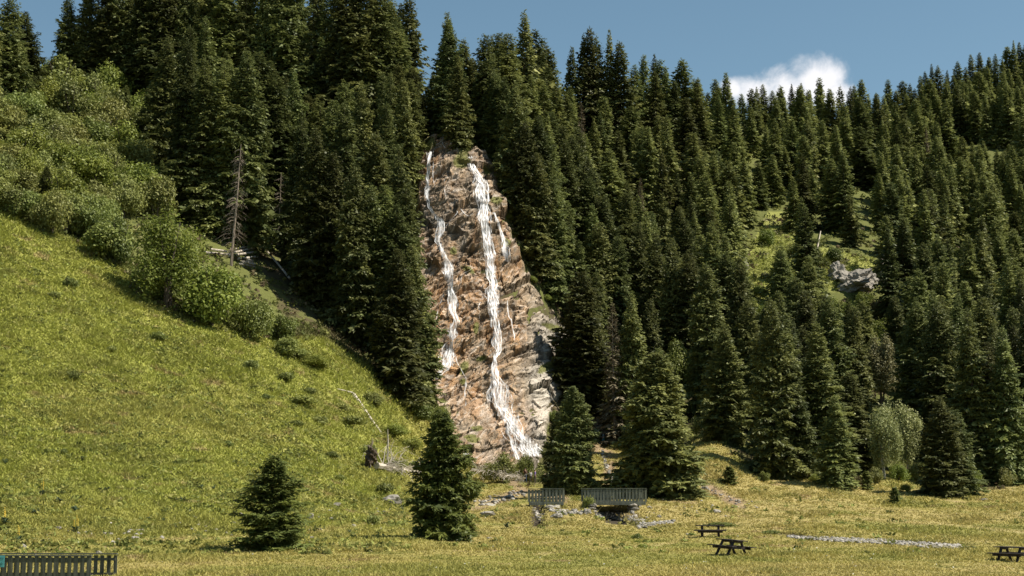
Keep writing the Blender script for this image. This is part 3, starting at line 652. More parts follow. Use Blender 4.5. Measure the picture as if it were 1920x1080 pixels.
# second layers and the wall of trees beside the falls
for px, py, H in ((926,112,25),(965,140,24),(1045,150,22),(1100,330,22),(1085,240,22),(1010,215,22),(1060,260,22),(1110,380,22)): add_tip(px, py, H, 226, 320, zone='mid')
for px, py, H in ((985,240,19),(1035,300,21),(1020,360,18),(955,200,20)): add_tip(px, py, H, 222, 290, zone='mid')
WALL = [(790,585,24),(776,640,26),(758,690,27),(740,700,26),(790,690,20),(718,660,27),(768,735,22),(745,745,20),(695,655,26),(660,640,26),(778,540,22),(784,480,20),(786,430,18),(786,390,15),(745,600,26),(700,560,28),(786,760,16),(620,585,24),(590,560,26),(560,520,27),(640,520,28),(670,450,27),(720,470,26),(756,400,24),(600,450,27),(545,440,28),(510,440,27),(480,420,28),(455,455,30),(415,440,29),(375,420,28),(340,395,28),(305,330,27),(350,300,26),(420,340,26),(500,330,26),(580,340,26),(640,350,26),(700,330,26),(745,320,22),(440,260,24),(520,250,25),(600,270,25),(680,260,25),(380,250,26),(330,230,26),(300,190,24),(770,300,17),(765,345,20)]
for px, py, H in WALL: add_base(px, py, H * random.uniform(.85, 1.0), zone='left')
# trees right of the rock
for px, py, H in ((1122,600,22),(1125,660,22),(1120,715,18),(1115,560,24),(1100,520,22),(1075,450,20),(1050,420,19),(1035,385,18),(1135,620,24),(1180,590,23),(1160,680,22),(1150,800,0),(1200,650,22),(1230,700,24),(1265,720,24),(1300,740,23),(1330,770,22),(1285,640,22),(1340,660,23),(1180,780,12),(1220,760,17)):
    if H: add_base(px, py, H, zone='mid')
add_base(1152, 838, 21, 'brown0', None, .95)                    # half withered, beside the walker
# the front row of the right-hand wood
FRONT = [(1395,868,15),(1425,880,19),(1455,893,20),(1490,895,14),(1515,885,13),(1540,890,18),(1568,912,10),(1598,880,12),(1640,890,17),(1700,890,16),(1730,895,20),(1768,930,10.5),(1795,925,9),(1830,905,21),(1860,900,17),(1890,905,19),(1935,890,22),(1380,845,17),(1360,825,15),(1470,860,21),(1560,850,21),(1670,850,22),(1610,840,20),(1770,870,22),(1850,850,22),(1910,840,20)]
for px, py, H in FRONT: add_base(px, py, H, zone='front')
nfixed = len(TREES)
# filling the rest of the forest
NOFOREST = [ROCKPOLY, CLEARING, [(1100,480),(1180,480),(1180,560),(1100,560)], [(-100,-100),(330,60),(330,160),(420,430),(-100,420)]]
def fill(n, box, hmin, hmax, k=1.0, zone=None, extra=None):
    c = 0
    pts = [(t[0] / t[1], t[1]) for t in TREES]
    U_ = [p[0] for p in pts]; Y_ = [p[1] for p in pts]
    for _ in range(n * 60):
        if c >= n: break
        px = random.uniform(box[0], box[2]); py = random.uniform(box[1], box[3])
        X, Y, Z, ok = hits([px], [py]); 
        if not ok[0]: continue
        X, Y, Z = X[0], Y[0], Z[0]
        if inpoly([px], [py], OPEN)[0] or inpoly([px], [py], THICKET)[0] or any(inpoly([px], [py], p)[0] for p in NOFOREST): continue
        if min(dpoly([px], [py], ROCKPOLY)[0], 99) < 8 and Y < 230: continue
        uu = X / Y; ya = np.array(Y_); ua = np.array(U_)
        q = ((ua - uu) * Y / (3.6 * k)) ** 2 + ((ya - Y) / (9.5 * k)) ** 2
        if q.min() < 1: continue
        H = random.uniform(hmin, hmax) * random.choice((1, 1, 1, .8, .65))
        if covers((X, Y, H)): continue
        TREES.append([X, Y, H, None, zone, None]); U_.append(uu); Y_.append(Y); c += 1
    return c
KEEPCLEAR = [[(1400,550),(1406,470),(1436,400),(1472,400),(1462,470),(1440,540)], [(1545,468),(1560,462),(1645,475),(1650,560),(1545,560)], [(1118,835),(1160,835),(1175,925),(1130,925)], [(1640,745),(1725,745),(1725,895),(1640,895)], [(1625,610),(1690,610),(1685,740),(1640,740)], [(1312,830),(1385,850),(1390,900),(1312,900)],
  [(800,262),(850,270),(905,305),(935,335),(948,400),(968,470),(1000,550),(1045,600),(1070,650),(1060,720),(1020,780),(1000,870),(900,880),(830,790),(815,720),(800,600),(795,400)], [(1250,650),(1290,650),(1290,740),(1250,740)], [(1652,500),(1672,500),(1672,560),(1652,560)]]
def covers(t):
    X, Y, H = t[0], t[1], t[2]; z0 = gz(X, Y); f = np.array([0.0, .2, .4, .6, .8, .95]); r = .17 * H * (1 - f) * .75
    P = []
    for sx in (-1, 0, 1): px, py = proj(X + sx * r, Y, z0 + f * H); P.append((px, py))
    for kp in KEEPCLEAR:
        ky = np.mean([p[1] for p in kp]); by = proj(X, Y, z0)[1]
        n = sum(int(inpoly(px, py, kp).sum()) for px, py in P)
        lim = max(p[1] for p in kp) - 12 if KEEPCLEAR.index(kp) in (3, 4, 7, 8) else min(p[1] for p in kp)
        if n >= 1 and by > lim: return True
    return False
TREES = [t for t in TREES if t[4] in ('skyright',) or t[3] == 'brown0' or not covers(t)]
for px, py, H in ((962,395,22),(984,452,20),(1008,512,20),(1036,560,21),(1066,592,19),(946,345,19),(930,318,17),(858,287,17),(842,256,21),(812,255,12),(888,262,15),(870,255,18),(1085,640,17)): add_base(px, py, H, zone='mid', wide=(20.0 / H) ** .35 * .82)
for px, py, H in ((1465,466,19),(1511,490,18),(1689,402,20),(1663,420,20),(1756,440,20),(1731,455,19),(1840,430,20),(1898,455,20),(1460,615,13),(1424,620,14),(1795,550,19),(1756,575,20),(1860,600,20)): add_tip(px, py, H, 175, 330, zone='front')
c1 = fill(16, (300, -10, 780, 480), 20, 27, 1.25, 'left')
c2 = fill(26, (900, 240, 1310, 800), 17, 24, 1.15, 'mid')
c3 = fill(34, (1290, 420, 2000, 880), 16, 22, 1.15, 'front')
c4 = fill(34, (1180, 210, 2000, 560), 17, 21, 1.25, 'right')
print('FILL', c1, c2, c3, c4, 'TOTAL', len(TREES))
FOREST_STUFF = list(TREES); nf = len(TREES)
c5 = fill(170, (900, 200, 2000, 860), 16, 22, 0.68, 'stuff') + fill(60, (1650, 150, 2000, 480), 17, 21, .75, 'stuff') + fill(60, (200, -40, 780, 480), 18, 26, .8, 'stuff')
STUFFT = TREES[nf:]; TREES = TREES[:nf]
for t in [t for t in STUFFT if t[1] < 245]:
    STUFFT.remove(t); px_ = proj(t[0], t[1], gz(t[0], t[1]))[0]; t[4] = 'left' if px_ < 790 else 'mid' if px_ < 1290 else 'front'; TREES.append(t)
print('SPRUCES', len(TREES), 'STUFF', len(STUFFT))
def build_forest_stuff():
    VV = []; FF = []; TT = []; MI = []; b = 0; cache = {}
    for X, Y, H, *_ in STUFFT:
        k = 'far%d' % random.randrange(7); H0, me, _n = SPR[k]
        if k not in cache:
            n = len(me.vertices); co = np.empty(n * 3, np.float32); me.vertices.foreach_get('co', co); li = np.empty(len(me.loops), np.int32); me.loops.foreach_get('vertex_index', li)
            tt = np.empty(n, np.float32); me.attributes['tint'].data.foreach_get('value', tt); mi = np.empty(len(me.polygons), np.int32); me.polygons.foreach_get('material_index', mi); cache[k] = (co.reshape(-1, 3), li.reshape(-1, 4), tt, mi)
        co, li, tt, mi = cache[k]; a = random.uniform(0, 6.28); sc = H / H0; w = sc * random.uniform(.9, 1.15)
        R = np.array([[math.cos(a), -math.sin(a), 0], [math.sin(a), math.cos(a), 0], [0, 0, 1]]); VV.append((co * np.array([w, w, sc])) @ R.T + np.array([X, Y, gz(X, Y) - .15])); FF.append(li + b); TT.append(tt); MI.append(mi); b += len(co)
    me = mesh_np('spruce_forest', np.concatenate(VV), [np.concatenate(FF)], [M_spruce, M_bark], matidx=np.concatenate(MI), tint=np.concatenate(TT))
    tag(link('spruce_forest', me), 'deeper spruces filling the wood between and behind the single trees', 'forest', kind='stuff')
build_forest_stuff()
def tippx(t): return proj(t[0], t[1], gz(t[0], t[1]) + t[2])
ZL = {'left': ('dark spruce left of the waterfall', 'spruces in the wood left of the waterfall', 4), 'mid': ('spruce right of the waterfall', 'spruces in the wood right of the waterfall', 4),
      'front': ('spruce of the lower right wood', 'spruces of the lower wood behind the meadow', 4), 'right': ('far spruce on the right hillside', 'far spruces on the right-hand hillside', 3), 'skyright': ('spruce against the sky on the right ridge', 'spruces along the right skyline', 1)}
ROWN = {4: ['front row', 'second row', 'third row', 'back row'], 3: ['lower row', 'middle row', 'upper row'], 1: ['skyline row']}
def ordn(i): i += 1; return '%d%s' % (i, 'th' if 10 <= i % 100 <= 20 else {1: 'st', 2: 'nd', 3: 'rd'}.get(i % 10, 'th'))
for zn, (lab, grp, nr) in ZL.items():
    zt = sorted([t for t in TREES if t[4] == zn], key=lambda t: t[1]); per = math.ceil(len(zt) / nr)
    for rI in range(nr):
        row = sorted(zt[rI * per:(rI + 1) * per], key=lambda t: tippx(t)[0])
        for i, t in enumerate(row):
            size = 'tall' if t[2] > 22 else 'low' if t[2] < 15 else 'slim' if t[2] < 19 else 'full'
            t.append('%s %s, %s, %s from the left' % (size, lab, ROWN[nr][rI], ordn(i))); t.append(grp)
for t in TREES:
    X, Y, H, kind, zone, wide = t[:6]
    if kind is None: kind = ('far%d' % random.randrange(7)) if Y > 265 else ('mid%d' % random.randrange(8))
    w = wide or (20.0 / max(H, 12)) ** 0.35 * random.uniform(0.72, 1.18)
    if zone is None: lab = 'half withered brownish spruce with thin needles behind the right bridge'; grp = None
    else: lab, grp = t[6], t[7]
    place_spruce(kind, X, Y, H, lab, grp, wide=w)
# withered ones that stand out
for px, py, H, lab in ((1888, 880, 17, 'bare grey-brown withered spruce at the right edge of the wood'), (1092, 330, 17, 'reddish brown dead spruce near the skyline right of the waterfall'), (1200, 480, 16, 'dead brown spruce in the gap of the wood right of the waterfall'), (1740, 330, 16, 'reddish withered spruce high on the right-hand hillside')):
    X, Y, Z = hit(px, py); place_spruce('brown%d' % random.randrange(2), X, Y, H, lab, wide=.9)
# single spruces on the meadow
def meadow_spruce(key, px, py, Hpx, label, wide=1.0):
    X, Y, Z = hit(px, py); H = Hpx * Y / F; return place_spruce(key, X, Y, H, label, wide=wide, sink=0.05)
meadow_spruce('bushy', 510, 1030, 172, 'bushy young spruce standing alone on the left meadow', 1.32)
meadow_spruce('young1', 828, 1010, 238, 'dark pointed young spruce in the middle of the meadow below the rock', .94)
meadow_spruce('tiny', 876, 1006, 34, 'small low bright green fir bush at the foot of the middle spruce', 1.6)
meadow_spruce('broad0', 1232, 934, 272, 'big broad dark spruce right behind the right wooden bridge', 1.15)
meadow_spruce('broad1', 1078, 930, 205, 'dense spruce rising behind the gap between the two bridges', .92)
meadow_spruce('broad2', 1048, 922, 150, 'shorter spruce leaning on the left flank of the spruce between the bridges', .85)
meadow_spruce('young1', 1092, 928, 105, 'slender light green young spruce in front of the spruce between the bridges', .6)
meadow_spruce('tiny', 1678, 944, 30, 'tiny lone spruce seedling on the right meadow', 1.0)
meadow_spruce('tiny', 1368, 905, 30, 'low dark young fir on the grassy hump right of the big spruce', 1.3)
meadow_spruce('tiny', 1625, 918, 34, 'small thin fir sapling in front of the pale birch', .9)

# ------------------------------------------------------------------ broad-leaved bushes and trees
def bush_arrays(R, H, seed, n=2600, leaf=0.22, lobes=9, base=0.0, ls=1.0):
    r = np.random.default_rng(seed); C = []
    for i in range(lobes):
        a = r.random() * 6.28; rad = R * (0.15 + 0.5 * r.random()) * (i > 0); z = base + (H - base) * ((0.22 if ls == 1 else .10) + (0.55 if ls == 1 else .74) * r.random() * (1 - 0.5 * rad / R)) if i else base + (H - base) * 0.62
        C.append((math.cos(a) * rad, math.sin(a) * rad, z, R * ls * r.uniform(.28, .6), (H - base) * ls * r.uniform(.17, .34)))
    C = np.array(C); k = r.integers(0, lobes, n); d = r.normal(size=(n, 3)); d /= np.linalg.norm(d, axis=1)[:, None]
    rr = r.random(n) ** 0.45; P = C[k, :3] + d * rr[:, None] * np.stack([C[k, 3], C[k, 3], C[k, 4]], 1) * (0.85 + 0.3 * r.random(n))[:, None]
    P[:, 2] = np.maximum(P[:, 2], 0.03 + 0.2 * r.random(n))
    nrm = d * .6 + r.normal(size=(n, 3)) * .6 + np.array([0, 0, .5]); nrm /= np.linalg.norm(nrm, axis=1)[:, None]
    t = np.cross(nrm, r.normal(size=(n, 3))); t /= np.linalg.norm(t, axis=1)[:, None]; b = np.cross(nrm, t); sz = leaf * r.uniform(.5, 1.3, n)
    V = np.stack([P - t * sz[:, None], P + b * (sz * .55)[:, None], P + t * sz[:, None], P - b * (sz * .55)[:, None]], 1).reshape(-1, 3)
    lt = r.random(lobes); T = np.repeat(np.clip(lt[k] * .6 + r.random(n) * .45, 0, 1), 4)
    return V, T
BUSH = {}
def make_bush(key, R, H, seed, mat, stemmat=None, stems=5, trunk=0.0, **kw):
    kw['n'] = int(kw['n'] * 1.7); kw['leaf'] *= .72
    V, T = bush_arrays(R, H, seed, base=trunk, **kw); me = mesh_np('leaves', V, [np.arange(len(V)).reshape(-1, 4)], [mat], tint=T)
    m = MB(); r = random.Random(seed)
    for i in range(stems):
        a = r.uniform(0, 6.28); q = R * .45
        if trunk: p0 = (r.uniform(-.12, .12) * R * .5, r.uniform(-.1, .1) * R * .5, -.3); m.tube([p0, (p0[0] * 1.5, p0[1] * 1.5, trunk * .6), (p0[0] * 2 + math.cos(a) * q * .3, p0[1] * 2 + math.sin(a) * q * .3, trunk + (H - trunk) * .35), (math.cos(a) * q * .7, math.sin(a) * q * .7, H * .7)], [.012 * H + .03, .010 * H + .02, .008 * H, .015], 5)
        else: m.tube([(0, 0, -.2), (math.cos(a) * q * .4, math.sin(a) * q * .4, H * .35), (math.cos(a) * q, math.sin(a) * q, H * .75)], [.03 * R, .02 * R, .01], 4)
    m2 = bpy.data.meshes.new('stem'); m2.from_pydata(m.v, [], m.f); m2.materials.append(stemmat or M_bark)
    BUSH[key] = (R, H, me, m2)
make_bush('leafA', 2, 3, 1, M_leaf, n=3200, leaf=.17); make_bush('leafB', 2, 3, 2, M_leafbright, n=3200, leaf=.15); make_bush('leafC', 2, 3, 3, M_leafgrey, n=3000, leaf=.14)
make_bush('leafD', 2, 2.6, 4, M_leaf, n=3200, leaf=.14, lobes=13); make_bush('leafE', 2, 3.2, 5, M_leafbright, n=3600, leaf=.14, lobes=14); make_bush('leafF', 2, 3.2, 6, M_leafgrey, n=3000, leaf=.16, lobes=12)
make_bush('yellow', 2, 3, 7, M_leafyellow, n=2600, leaf=.2); make_bush('tree_green', 3.2, 9, 8, M_leafbright, n=8000, leaf=.17, lobes=26, trunk=.6, ls=.85)
make_bush('tree_grey', 2.6, 8, 9, M_leafbirch, M_birch, n=7500, leaf=.16, lobes=26, trunk=.9, stems=4, ls=.72); make_bush('tree_tan', 3, 9, 10, M_leafautumn, n=7000, leaf=.2, lobes=22, trunk=1.2, ls=.78)
make_bush('tree_dark', 3, 8, 11, M_leaf, n=5500, leaf=.2, lobes=15, trunk=1.2)
make_bush('low', 1, .9, 12, M_leaf, n=900, leaf=.12, lobes=7, stems=3); make_bush('lowb', 1, .8, 13, M_leafgrey, n=800, leaf=.10, lobes=7, stems=3)
def place_bush(key, px, py, wpx, hpx, label, group=None, cat='bush', name='bush', sink=.1):
    R, H, me, st = BUSH[key]; X, Y, Z = hit(px, py); s = Y / F
    o = empty(name, (X, Y, Z - sink), random.uniform(0, 6.28)); sx = wpx * s / (2 * R * .95); o.scale = (sx, sx, hpx * s / H)
    link('leaves', me, o); link('stem', st, o); tag(o, label, cat, group); return o
# the named ones
place_bush('tree_green', 312, 575, 165, 232, 'large bright green broad-leaved tree at the edge of the grassy slope', cat='tree', name='broadleaf_tree')
place_bush('leafE', 400, 612, 150, 140, 'round light green bush right of the large bright green tree', cat='bush')
place_bush('leafD', 470, 635, 90, 90, 'olive bush sloping down towards the spruces below the round light green bush')
place_bush('leafA', 525, 640, 70, 60, 'small olive bush at the top of the gully below the cut logs')
place_bush('leafF', 540, 668, 90, 38, 'low scrubby grey-green bush on the crest of the slope')
place_bush('leafB', 590, 690, 60, 30, 'low yellow-green scrub above the white dead trunk')
place_bush('tree_grey', 1660, 898, 76, 165, 'slender pale-stemmed birch at the front of the right wood', cat='tree', name='birch_tree')
place_bush('tree_grey', 1700, 885, 78, 148, 'grey-green broad-leaved tree right behind the slender birch', cat='tree', name='broadleaf_tree')
place_bush('tree_tan', 1655, 760, 80, 150, 'tan green broad-leaved tree below the small cliff', cat='tree', name='broadleaf_tree')
place_bush('leafC', 1640, 905, 40, 34, 'low grey-green bush left of the birch trunk')
place_bush('leafE', 1684, 903, 44, 40, 'low green bush between the birch and the tree behind it')
place_bush('leafC', 1715, 900, 40, 36, 'low bush under the right side of the grey-green tree')
place_bush('yellow', 1605, 878, 60, 62, 'yellowish bush left of the slender birch')
place_bush('tree_dark', 1272, 745, 70, 130, 'dark broad-leaved tree standing in shade between the spruces', cat='tree', name='broadleaf_tree')
place_bush('leafA', 1325, 815, 60, 76, 'grey-green leafy bush above the grassy hump')
place_bush('leafB', 1352, 822, 48, 44, 'light green bush right beside the grassy hump')
place_bush('leafC', 940, 905, 62, 64, 'grey-green bush at the foot of the rock by the fallen trunk')
place_bush('leafA', 985, 903, 44, 58, 'dark green bush at the foot of the rock left of the walkers')
place_bush('leafD', 917, 900, 34, 40, 'small olive bush beside the water chute')
place_bush('yellow', 1285, 268, 34, 46, 'bright yellow-green tree high among the spruces', cat='tree', name='broadleaf_tree')
place_bush('leafB', 1443, 462, 40, 40, 'pale green bush in the upper clearing')
place_bush('leafC', 1500, 480, 60, 36, 'olive bush left of the small cliff in the clearing')
place_bush('leafA', 1560, 492, 46, 34, 'bush on the upper rim of the small cliff')
place_bush('leafC', 1470, 252, 26, 54, 'pale grey tree high on the right hillside', cat='tree', name='broadleaf_tree')
place_bush('leafC', 1822, 262, 32, 36, 'pale green tree among the far spruces at upper right', cat='tree', name='broadleaf_tree')
place_bush('yellow', 1800, 440, 26, 30, 'yellowish bush in the far right wood above the pale rocks')
place_bush('leafC', 1735, 470, 24, 34, 'pale bush among the spruces right of the cliff')
for px, py, w, h, k, lab in ((128,542,34,30,'low','dark round shrub high on the grassy left slope'),(97,560,30,18,'low','flat dark shrub just left of the round shrub on the slope'),(142,715,34,26,'low','dark shrub in the middle of the left slope'),(205,660,26,16,'low','small shrub in the middle of the upper slope'),(430,838,22,16,'low','small dark shrub on the slope above the lone spruce'),
     (117,852,18,16,'low','small dark tuft of leaves on the lower slope'),(520,880,20,14,'lowb','small shrub just above the lone spruce'),(1195,1012,22,17,'low','round low shrub on the meadow below the right bridge'),(1296,1004,18,9,'low','flat green cushion plant left of the far picnic table'),(702,985,34,26,'lowb','scrubby plant by the stone in the middle meadow'),
     (690,1030,26,20,'lowb','brownish low shrub left of the middle spruce'),(1340,988,70,13,'low','low leafy plants just behind the far picnic table'),(1440,1000,46,10,'low','low leafy strip at the left end of the dry stream bed'),(1105,955,26,30,'lowb','tall grass clump between the two bridges'),(1815,1030,40,12,'lowb','pale weeds at the right end of the dry stream bed'),
     (560,760,60,24,'low','dark green shrub on the slope left of the white dead trunk'),(655,800,56,26,'low','leafy shrub below the white dead trunk'),(600,795,44,20,'lowb','greyish shrub on the slope between the trunk and the lone spruce'),(735,820,60,30,'leafB','bright bush right of the white dead trunk'),(780,790,70,44,'leafA','olive bush at the bottom of the dark spruce wall'),(820,800,50,50,'leafD','olive bush touching the left foot of the rock'),
     (700,760,50,30,'leafF','grey-green bush at the top of the lower gully'),(770,850,60,36,'leafB','yellow-green bush above the uprooted tree'),(880,925,44,36,'leafA','light bush right behind the middle spruce'),(620,860,40,18,'low','low shrub on the slope left of the uprooted tree'),(715,925,46,24,'low','leafy shrub right above the grey boulder'),(655,745,0,0,None,None),
     (1790,915,46,60,'leafC','leafy bush in front of the lower right wood'),(1830,918,40,40,'leafB','light bush at the right end of the wood edge'),(1430,902,30,22,'leafA','low bush at the wood edge under the dense front spruces'),(1530,905,30,20,'leafB','low pale bush at the wood edge'),(1735,918,34,26,'leafC','low grey bush farther right of the birch'),(1700,922,26,18,'leafB','low bush at the foot of the birch'),(1885,912,46,40,'leafC','bush below the withered spruce')):
    if k: place_bush(k, px, py, w, h, lab)
for i, (px, py, w, h, k) in enumerate(((1408,585,34,30,'yellow'),(1425,560,40,30,'leafB'),(1440,600,44,34,'leafB'),(1462,520,44,30,'leafE'),(1485,545,48,36,'leafB'),(1505,515,40,30,'leafF'),(1525,560,46,34,'leafE'),(1535,500,44,38,'leafA'),(1555,590,50,40,'leafB'),(1590,600,50,44,'leafE'),(1622,585,46,42,'leafB'),(1645,600,44,46,'tree_tan'),(1660,640,46,50,'leafB'),(1600,640,46,40,'leafA'),(1570,640,40,40,'leafE'),(1530,620,40,40,'leafA'),(1500,610,40,34,'leafB'))):
    place_bush(k, px, py, w, h, 'leafy bush in the right hillside clearing, %s from the left' % ordn(i), 'bushes of the right clearing')
for i, (px, py, w, h, k) in enumerate(sorted(((300,640,40,22,'low'),(470,695,46,26,'lowb'),(530,715,40,22,'low'),(585,740,34,18,'low'),(500,750,30,16,'low'),(640,770,40,20,'lowb'),(560,800,34,16,'low'),(690,850,40,22,'low'),(380,700,22,12,'low'),(280,770,20,12,'low'),(60,660,20,10,'low'),(180,800,22,12,'lowb'),(330,870,20,10,'low'),(640,900,30,14,'low'),(740,880,50,24,'leafB')))):
    place_bush(k, px, py, w, h, 'low leafy shrub scattered on the left slope, %s from the left' % ordn(i), 'low shrubs scattered on the left slope')
for i, (px, py, w, h, k) in enumerate(((805,738,26,18,'leafA'),(812,782,30,20,'leafB'),(798,262,22,16,'leafB'),(872,292,20,22,'leafE'),(944,352,22,16,'leafB'),(954,412,20,16,'leafE'),(975,472,24,18,'leafA'),(998,530,24,16,'leafB'),(1024,563,30,14,'leafE'),(1062,598,26,16,'leafB'),(1090,650,26,20,'leafA'),(1076,735,30,22,'leafC'),(1040,792,34,26,'leafA'),(1028,856,36,30,'leafC'))):
    place_bush(k, px, py, w, h, 'small bush on the rim of the rock face, %s along the %s side' % ((ordn(i), 'left') if i < 3 else (ordn(i - 3), 'right')), 'bushes on the rim of the rock face')
for px, py, w, h, k, lab in ((1184,520,26,50,'tree_tan','tan broad-leaved tree in the gap of the wood right of the falls'),(1238,610,28,46,'tree_green','light green broad-leaved tree deep in the wood above the big spruce'),(1484,330,20,44,'yellow','pale yellow-green tree at the left of the upper right hillside'),(1440,300,18,36,'leafB','light green tree in the upper gap of the right hillside'),(1762,500,26,34,'leafC','grey-green bush by the pale rocks at far right'),(1880,470,30,32,'yellow','yellowish bush right of the thin grey dead tree'),(1560,380,20,34,'leafB','light green tree between the far spruces above the cliff'),(1700,620,28,44,'tree_tan','tan tree between spruces right of the cliff'),(1330,700,28,44,'leafB','light green tree deep in the wood above the hump')):
    place_bush(k, px, py, w, h, lab, cat='tree', name='broadleaf_tree')
# the thicket at upper left
random.seed(5); cnt = 0; used = []; THB = []
for _ in range(6000):
    if cnt >= 96: break
    px = random.uniform(-60, 520); py = random.uniform(120, 650)
    if not inpoly([px], [py], THICKET)[0] or px > 300 or (px > 225 and py > 420): continue
    if any(abs(px - a) < 21 and abs(py - b) < 16 for a, b in used): continue
    used.append((px, py)); cnt += 1
    k = random.choice(['leafA', 'leafB', 'leafC', 'leafD', 'leafE', 'leafF', 'leafC', 'leafF']) if py > 210 else random.choice(['leafB', 'yellow', 'leafE', 'leafA'])
    w = random.uniform(70, 115); h = random.uniform(55, 105); THB.append((k, px, py, w, h))
THB.sort(key=lambda t: -t[2])
KN = {'leafA': 'olive green', 'leafB': 'light green', 'leafC': 'grey-green', 'leafD': 'dense olive', 'leafE': 'bright green', 'leafF': 'silvery green', 'yellow': 'yellow-green'}
for rI in range(8):
    row = sorted(THB[rI * 12:(rI + 1) * 12], key=lambda t: t[1])
    for i, (k, px, py, w, h) in enumerate(row): place_bush(k, px, py, w, h, '%s bush, upper left thicket, %s row above grass, %s from left' % (KN[k], ordn(rI), ordn(i)), 'bushes of the thicket on the upper left')
for i, (px, py, H) in enumerate(((85,380,5),(95,180,7),(120,175,8),(190,345,5),(232,255,9),(248,200,12),(262,300,9),(300,400,8))):
    X, Y, Z = hit(px, py); place_spruce('mid%d' % random.randrange(8), X, Y, H, 'young spruce growing up through the upper left thicket, %s from the left' % ordn(i), 'young spruces in the thicket')

# ------------------------------------------------------------------ rocks, dead wood
def boulder_mesh(seed, squash=0.6, sub=3, layered=0.5):
    bm = bmesh.new(); bmesh.ops.create_icosphere(bm, subdivisions=sub, radius=1)
    r = random.Random(seed); planes = [(Vector((r.gauss(0, 1), r.gauss(0, 1), r.gauss(0, .8))).normalized(), r.uniform(.55, .85)) for _ in range(8)]
    for v in bm.verts:
        for n, d in planes:
            k = v.co.dot(n) - d
            if k > 0: v.co -= n * k * .9
        q = v.co * 1.7 + Vector((seed * 3.1, 0, 0)); v.co *= 1 + .22 * mnoise.noise(q) + .10 * mnoise.noise(q * 3.1) + layered * .12 * math.sin(v.co.z * 14 + v.co.x * 4 + mnoise.noise(q) * 3)
        v.co.z *= squash
    me = bpy.data.meshes.new('boulder'); bm.to_mesh(me); bm.free(); me.materials.append(M_boulder)
    at = me.attributes.new('gcol', 'FLOAT_COLOR', 'POINT'); n = len(me.vertices); t = np.random.default_rng(seed).random(3)
    base = np.array([.27, .25, .21]) * (.75 + .5 * t[0]); c = np.ones((n, 4), np.float32); c[:, :3] = base; at.data.foreach_set('color', c.ravel()); return me
BO = [boulder_mesh(i, .45 + .12 * (i % 4)) for i in range(8)]
def outcrop_mesh(seed):
    me = boulder_mesh(seed, .95, 5, .9); r = Vector((seed, 2, 5))
    for v in me.vertices:
        c = v.co; q = Vector((round(c.x * 3.2 + mnoise.noise(c * 2) * .8), round(c.y * 3.2), round(c.z * 4 + c.x * .7 + mnoise.noise(c * 3) * .8))) * 7.3 + r; v.co *= 1 + .15 * mnoise.noise(q) + .10 * mnoise.noise(c * 6 + r) + .07 * mnoise.noise(c * 14)
    return me
BO2 = [outcrop_mesh(60 + i) for i in range(4)]
def place_rock(px, py, w, label, h=None, group=None, cat='rock', name='boulder', k=None):
    X, Y, Z = hit(px, py); s = w * Y / F / 2; o = link(name, random.choice(BO2) if name == 'rock_outcrop' else BO[random.randrange(8)], None, (X, Y, Z + .1 * s)); o.rotation_euler = (random.uniform(-.15, .15), random.uniform(-.15, .15), random.uniform(0, 6.28))
    o.scale = (s, s, s * (h / w / (1.0 if name == 'rock_outcrop' else .52) if h else 1)); tag(o, label, cat, group); return o
for px, py, w, h, lab in ((44,1030,22,13,'whitish angular stone left above the front railing'),(185,1039,17,8,'small grey stone poking up behind the front railing'),(203,1003,28,10,'flat dark and white rock on the lower left slope'),(252,1011,18,7,'pale flat stone beside the short bare path'),(110,992,16,6,'low grey stone left of the flat dark rock'),(262,997,20,6,'weathered grey rock slab above the short path'),
     (433,983,20,7,'pale stone left of the lone spruce'),(545,1000,30,16,'reddish grey rock half hidden behind the lone spruce'),(582,973,16,14,'pointed pale stone right of the lone spruce'),(629,949,26,7,'bright white flat stone on the slope'),(622,975,11,7,'small round stone below the bright white stone'),(585,1010,9,5,'tiny grey stone right of the lone spruce'),(735,944,42,20,'large smooth grey boulder left of the middle spruce'),
     (663,990,16,14,'pale pointed stone under the scrubby plant'),(748,1025,8,6,'tiny pale stone at the left of the middle spruce'),(912,965,36,9,'flat dark-sided slab on the bare path right of the middle spruce'),(920,948,24,6,'flat pale stone on the bare path'),(918,1010,14,5,'small pale stone in the meadow right of the middle spruce'),(1343,960,18,6,'flat stone on the meadow above the far table'),(1322,917,16,6,'dark stone on the bare earth patch'),
     (1845,938,14,7,'grey stone at the right edge of the meadow'),(1336,950,9,5,'little grey stone below the earth patch'),(1060,965,12,7,'pale stone between the stream beds'),(1288,1003,8,5,'tiny stone in the right stream bank')):
    place_rock(px, py, w, lab, h)
for px, py, w, h, lab in ((1000,958,20,10,'pale block left of the narrow stream gap under the left bridge'),(1030,952,18,9,'block in the middle under the left bridge'),(1043,952,24,9,'long pale block under the left bridge right post'),(1012,975,10,7,'pale stone in the bed below the left bridge'),(1018,968,12,12,'dark wet stone beside the bed of the left bridge'),(1046,970,26,8,'long flat pale slab between the two bridges'),(1082,963,14,10,'rounded pale stone left of the right bridge'),
     (1101,963,17,12,'white rounded boulder at the left abutment of the right bridge'),(1112,955,10,14,'stacked pale abutment stone under the left end of the right bridge'),(1190,970,14,12,'grey stone right of the dark bridge opening'),(1192,979,20,9,'big pale block in the bend of the right stream'),(1185,965,12,10,'grey upright stone by the right abutment'),(1262,979,12,7,'white stone at the far right end of the stream bed'),(1236,970,11,5,'pale flat stone on the right stream bank'),
     (1198,989,12,8,'pale block below the bend of the right stream'),(1218,952,11,7,'dark grey stone right of the right bridge'),(1195,950,16,3,'thin pale slab right of the right bridge')):
    place_rock(px, py, w, lab, h)
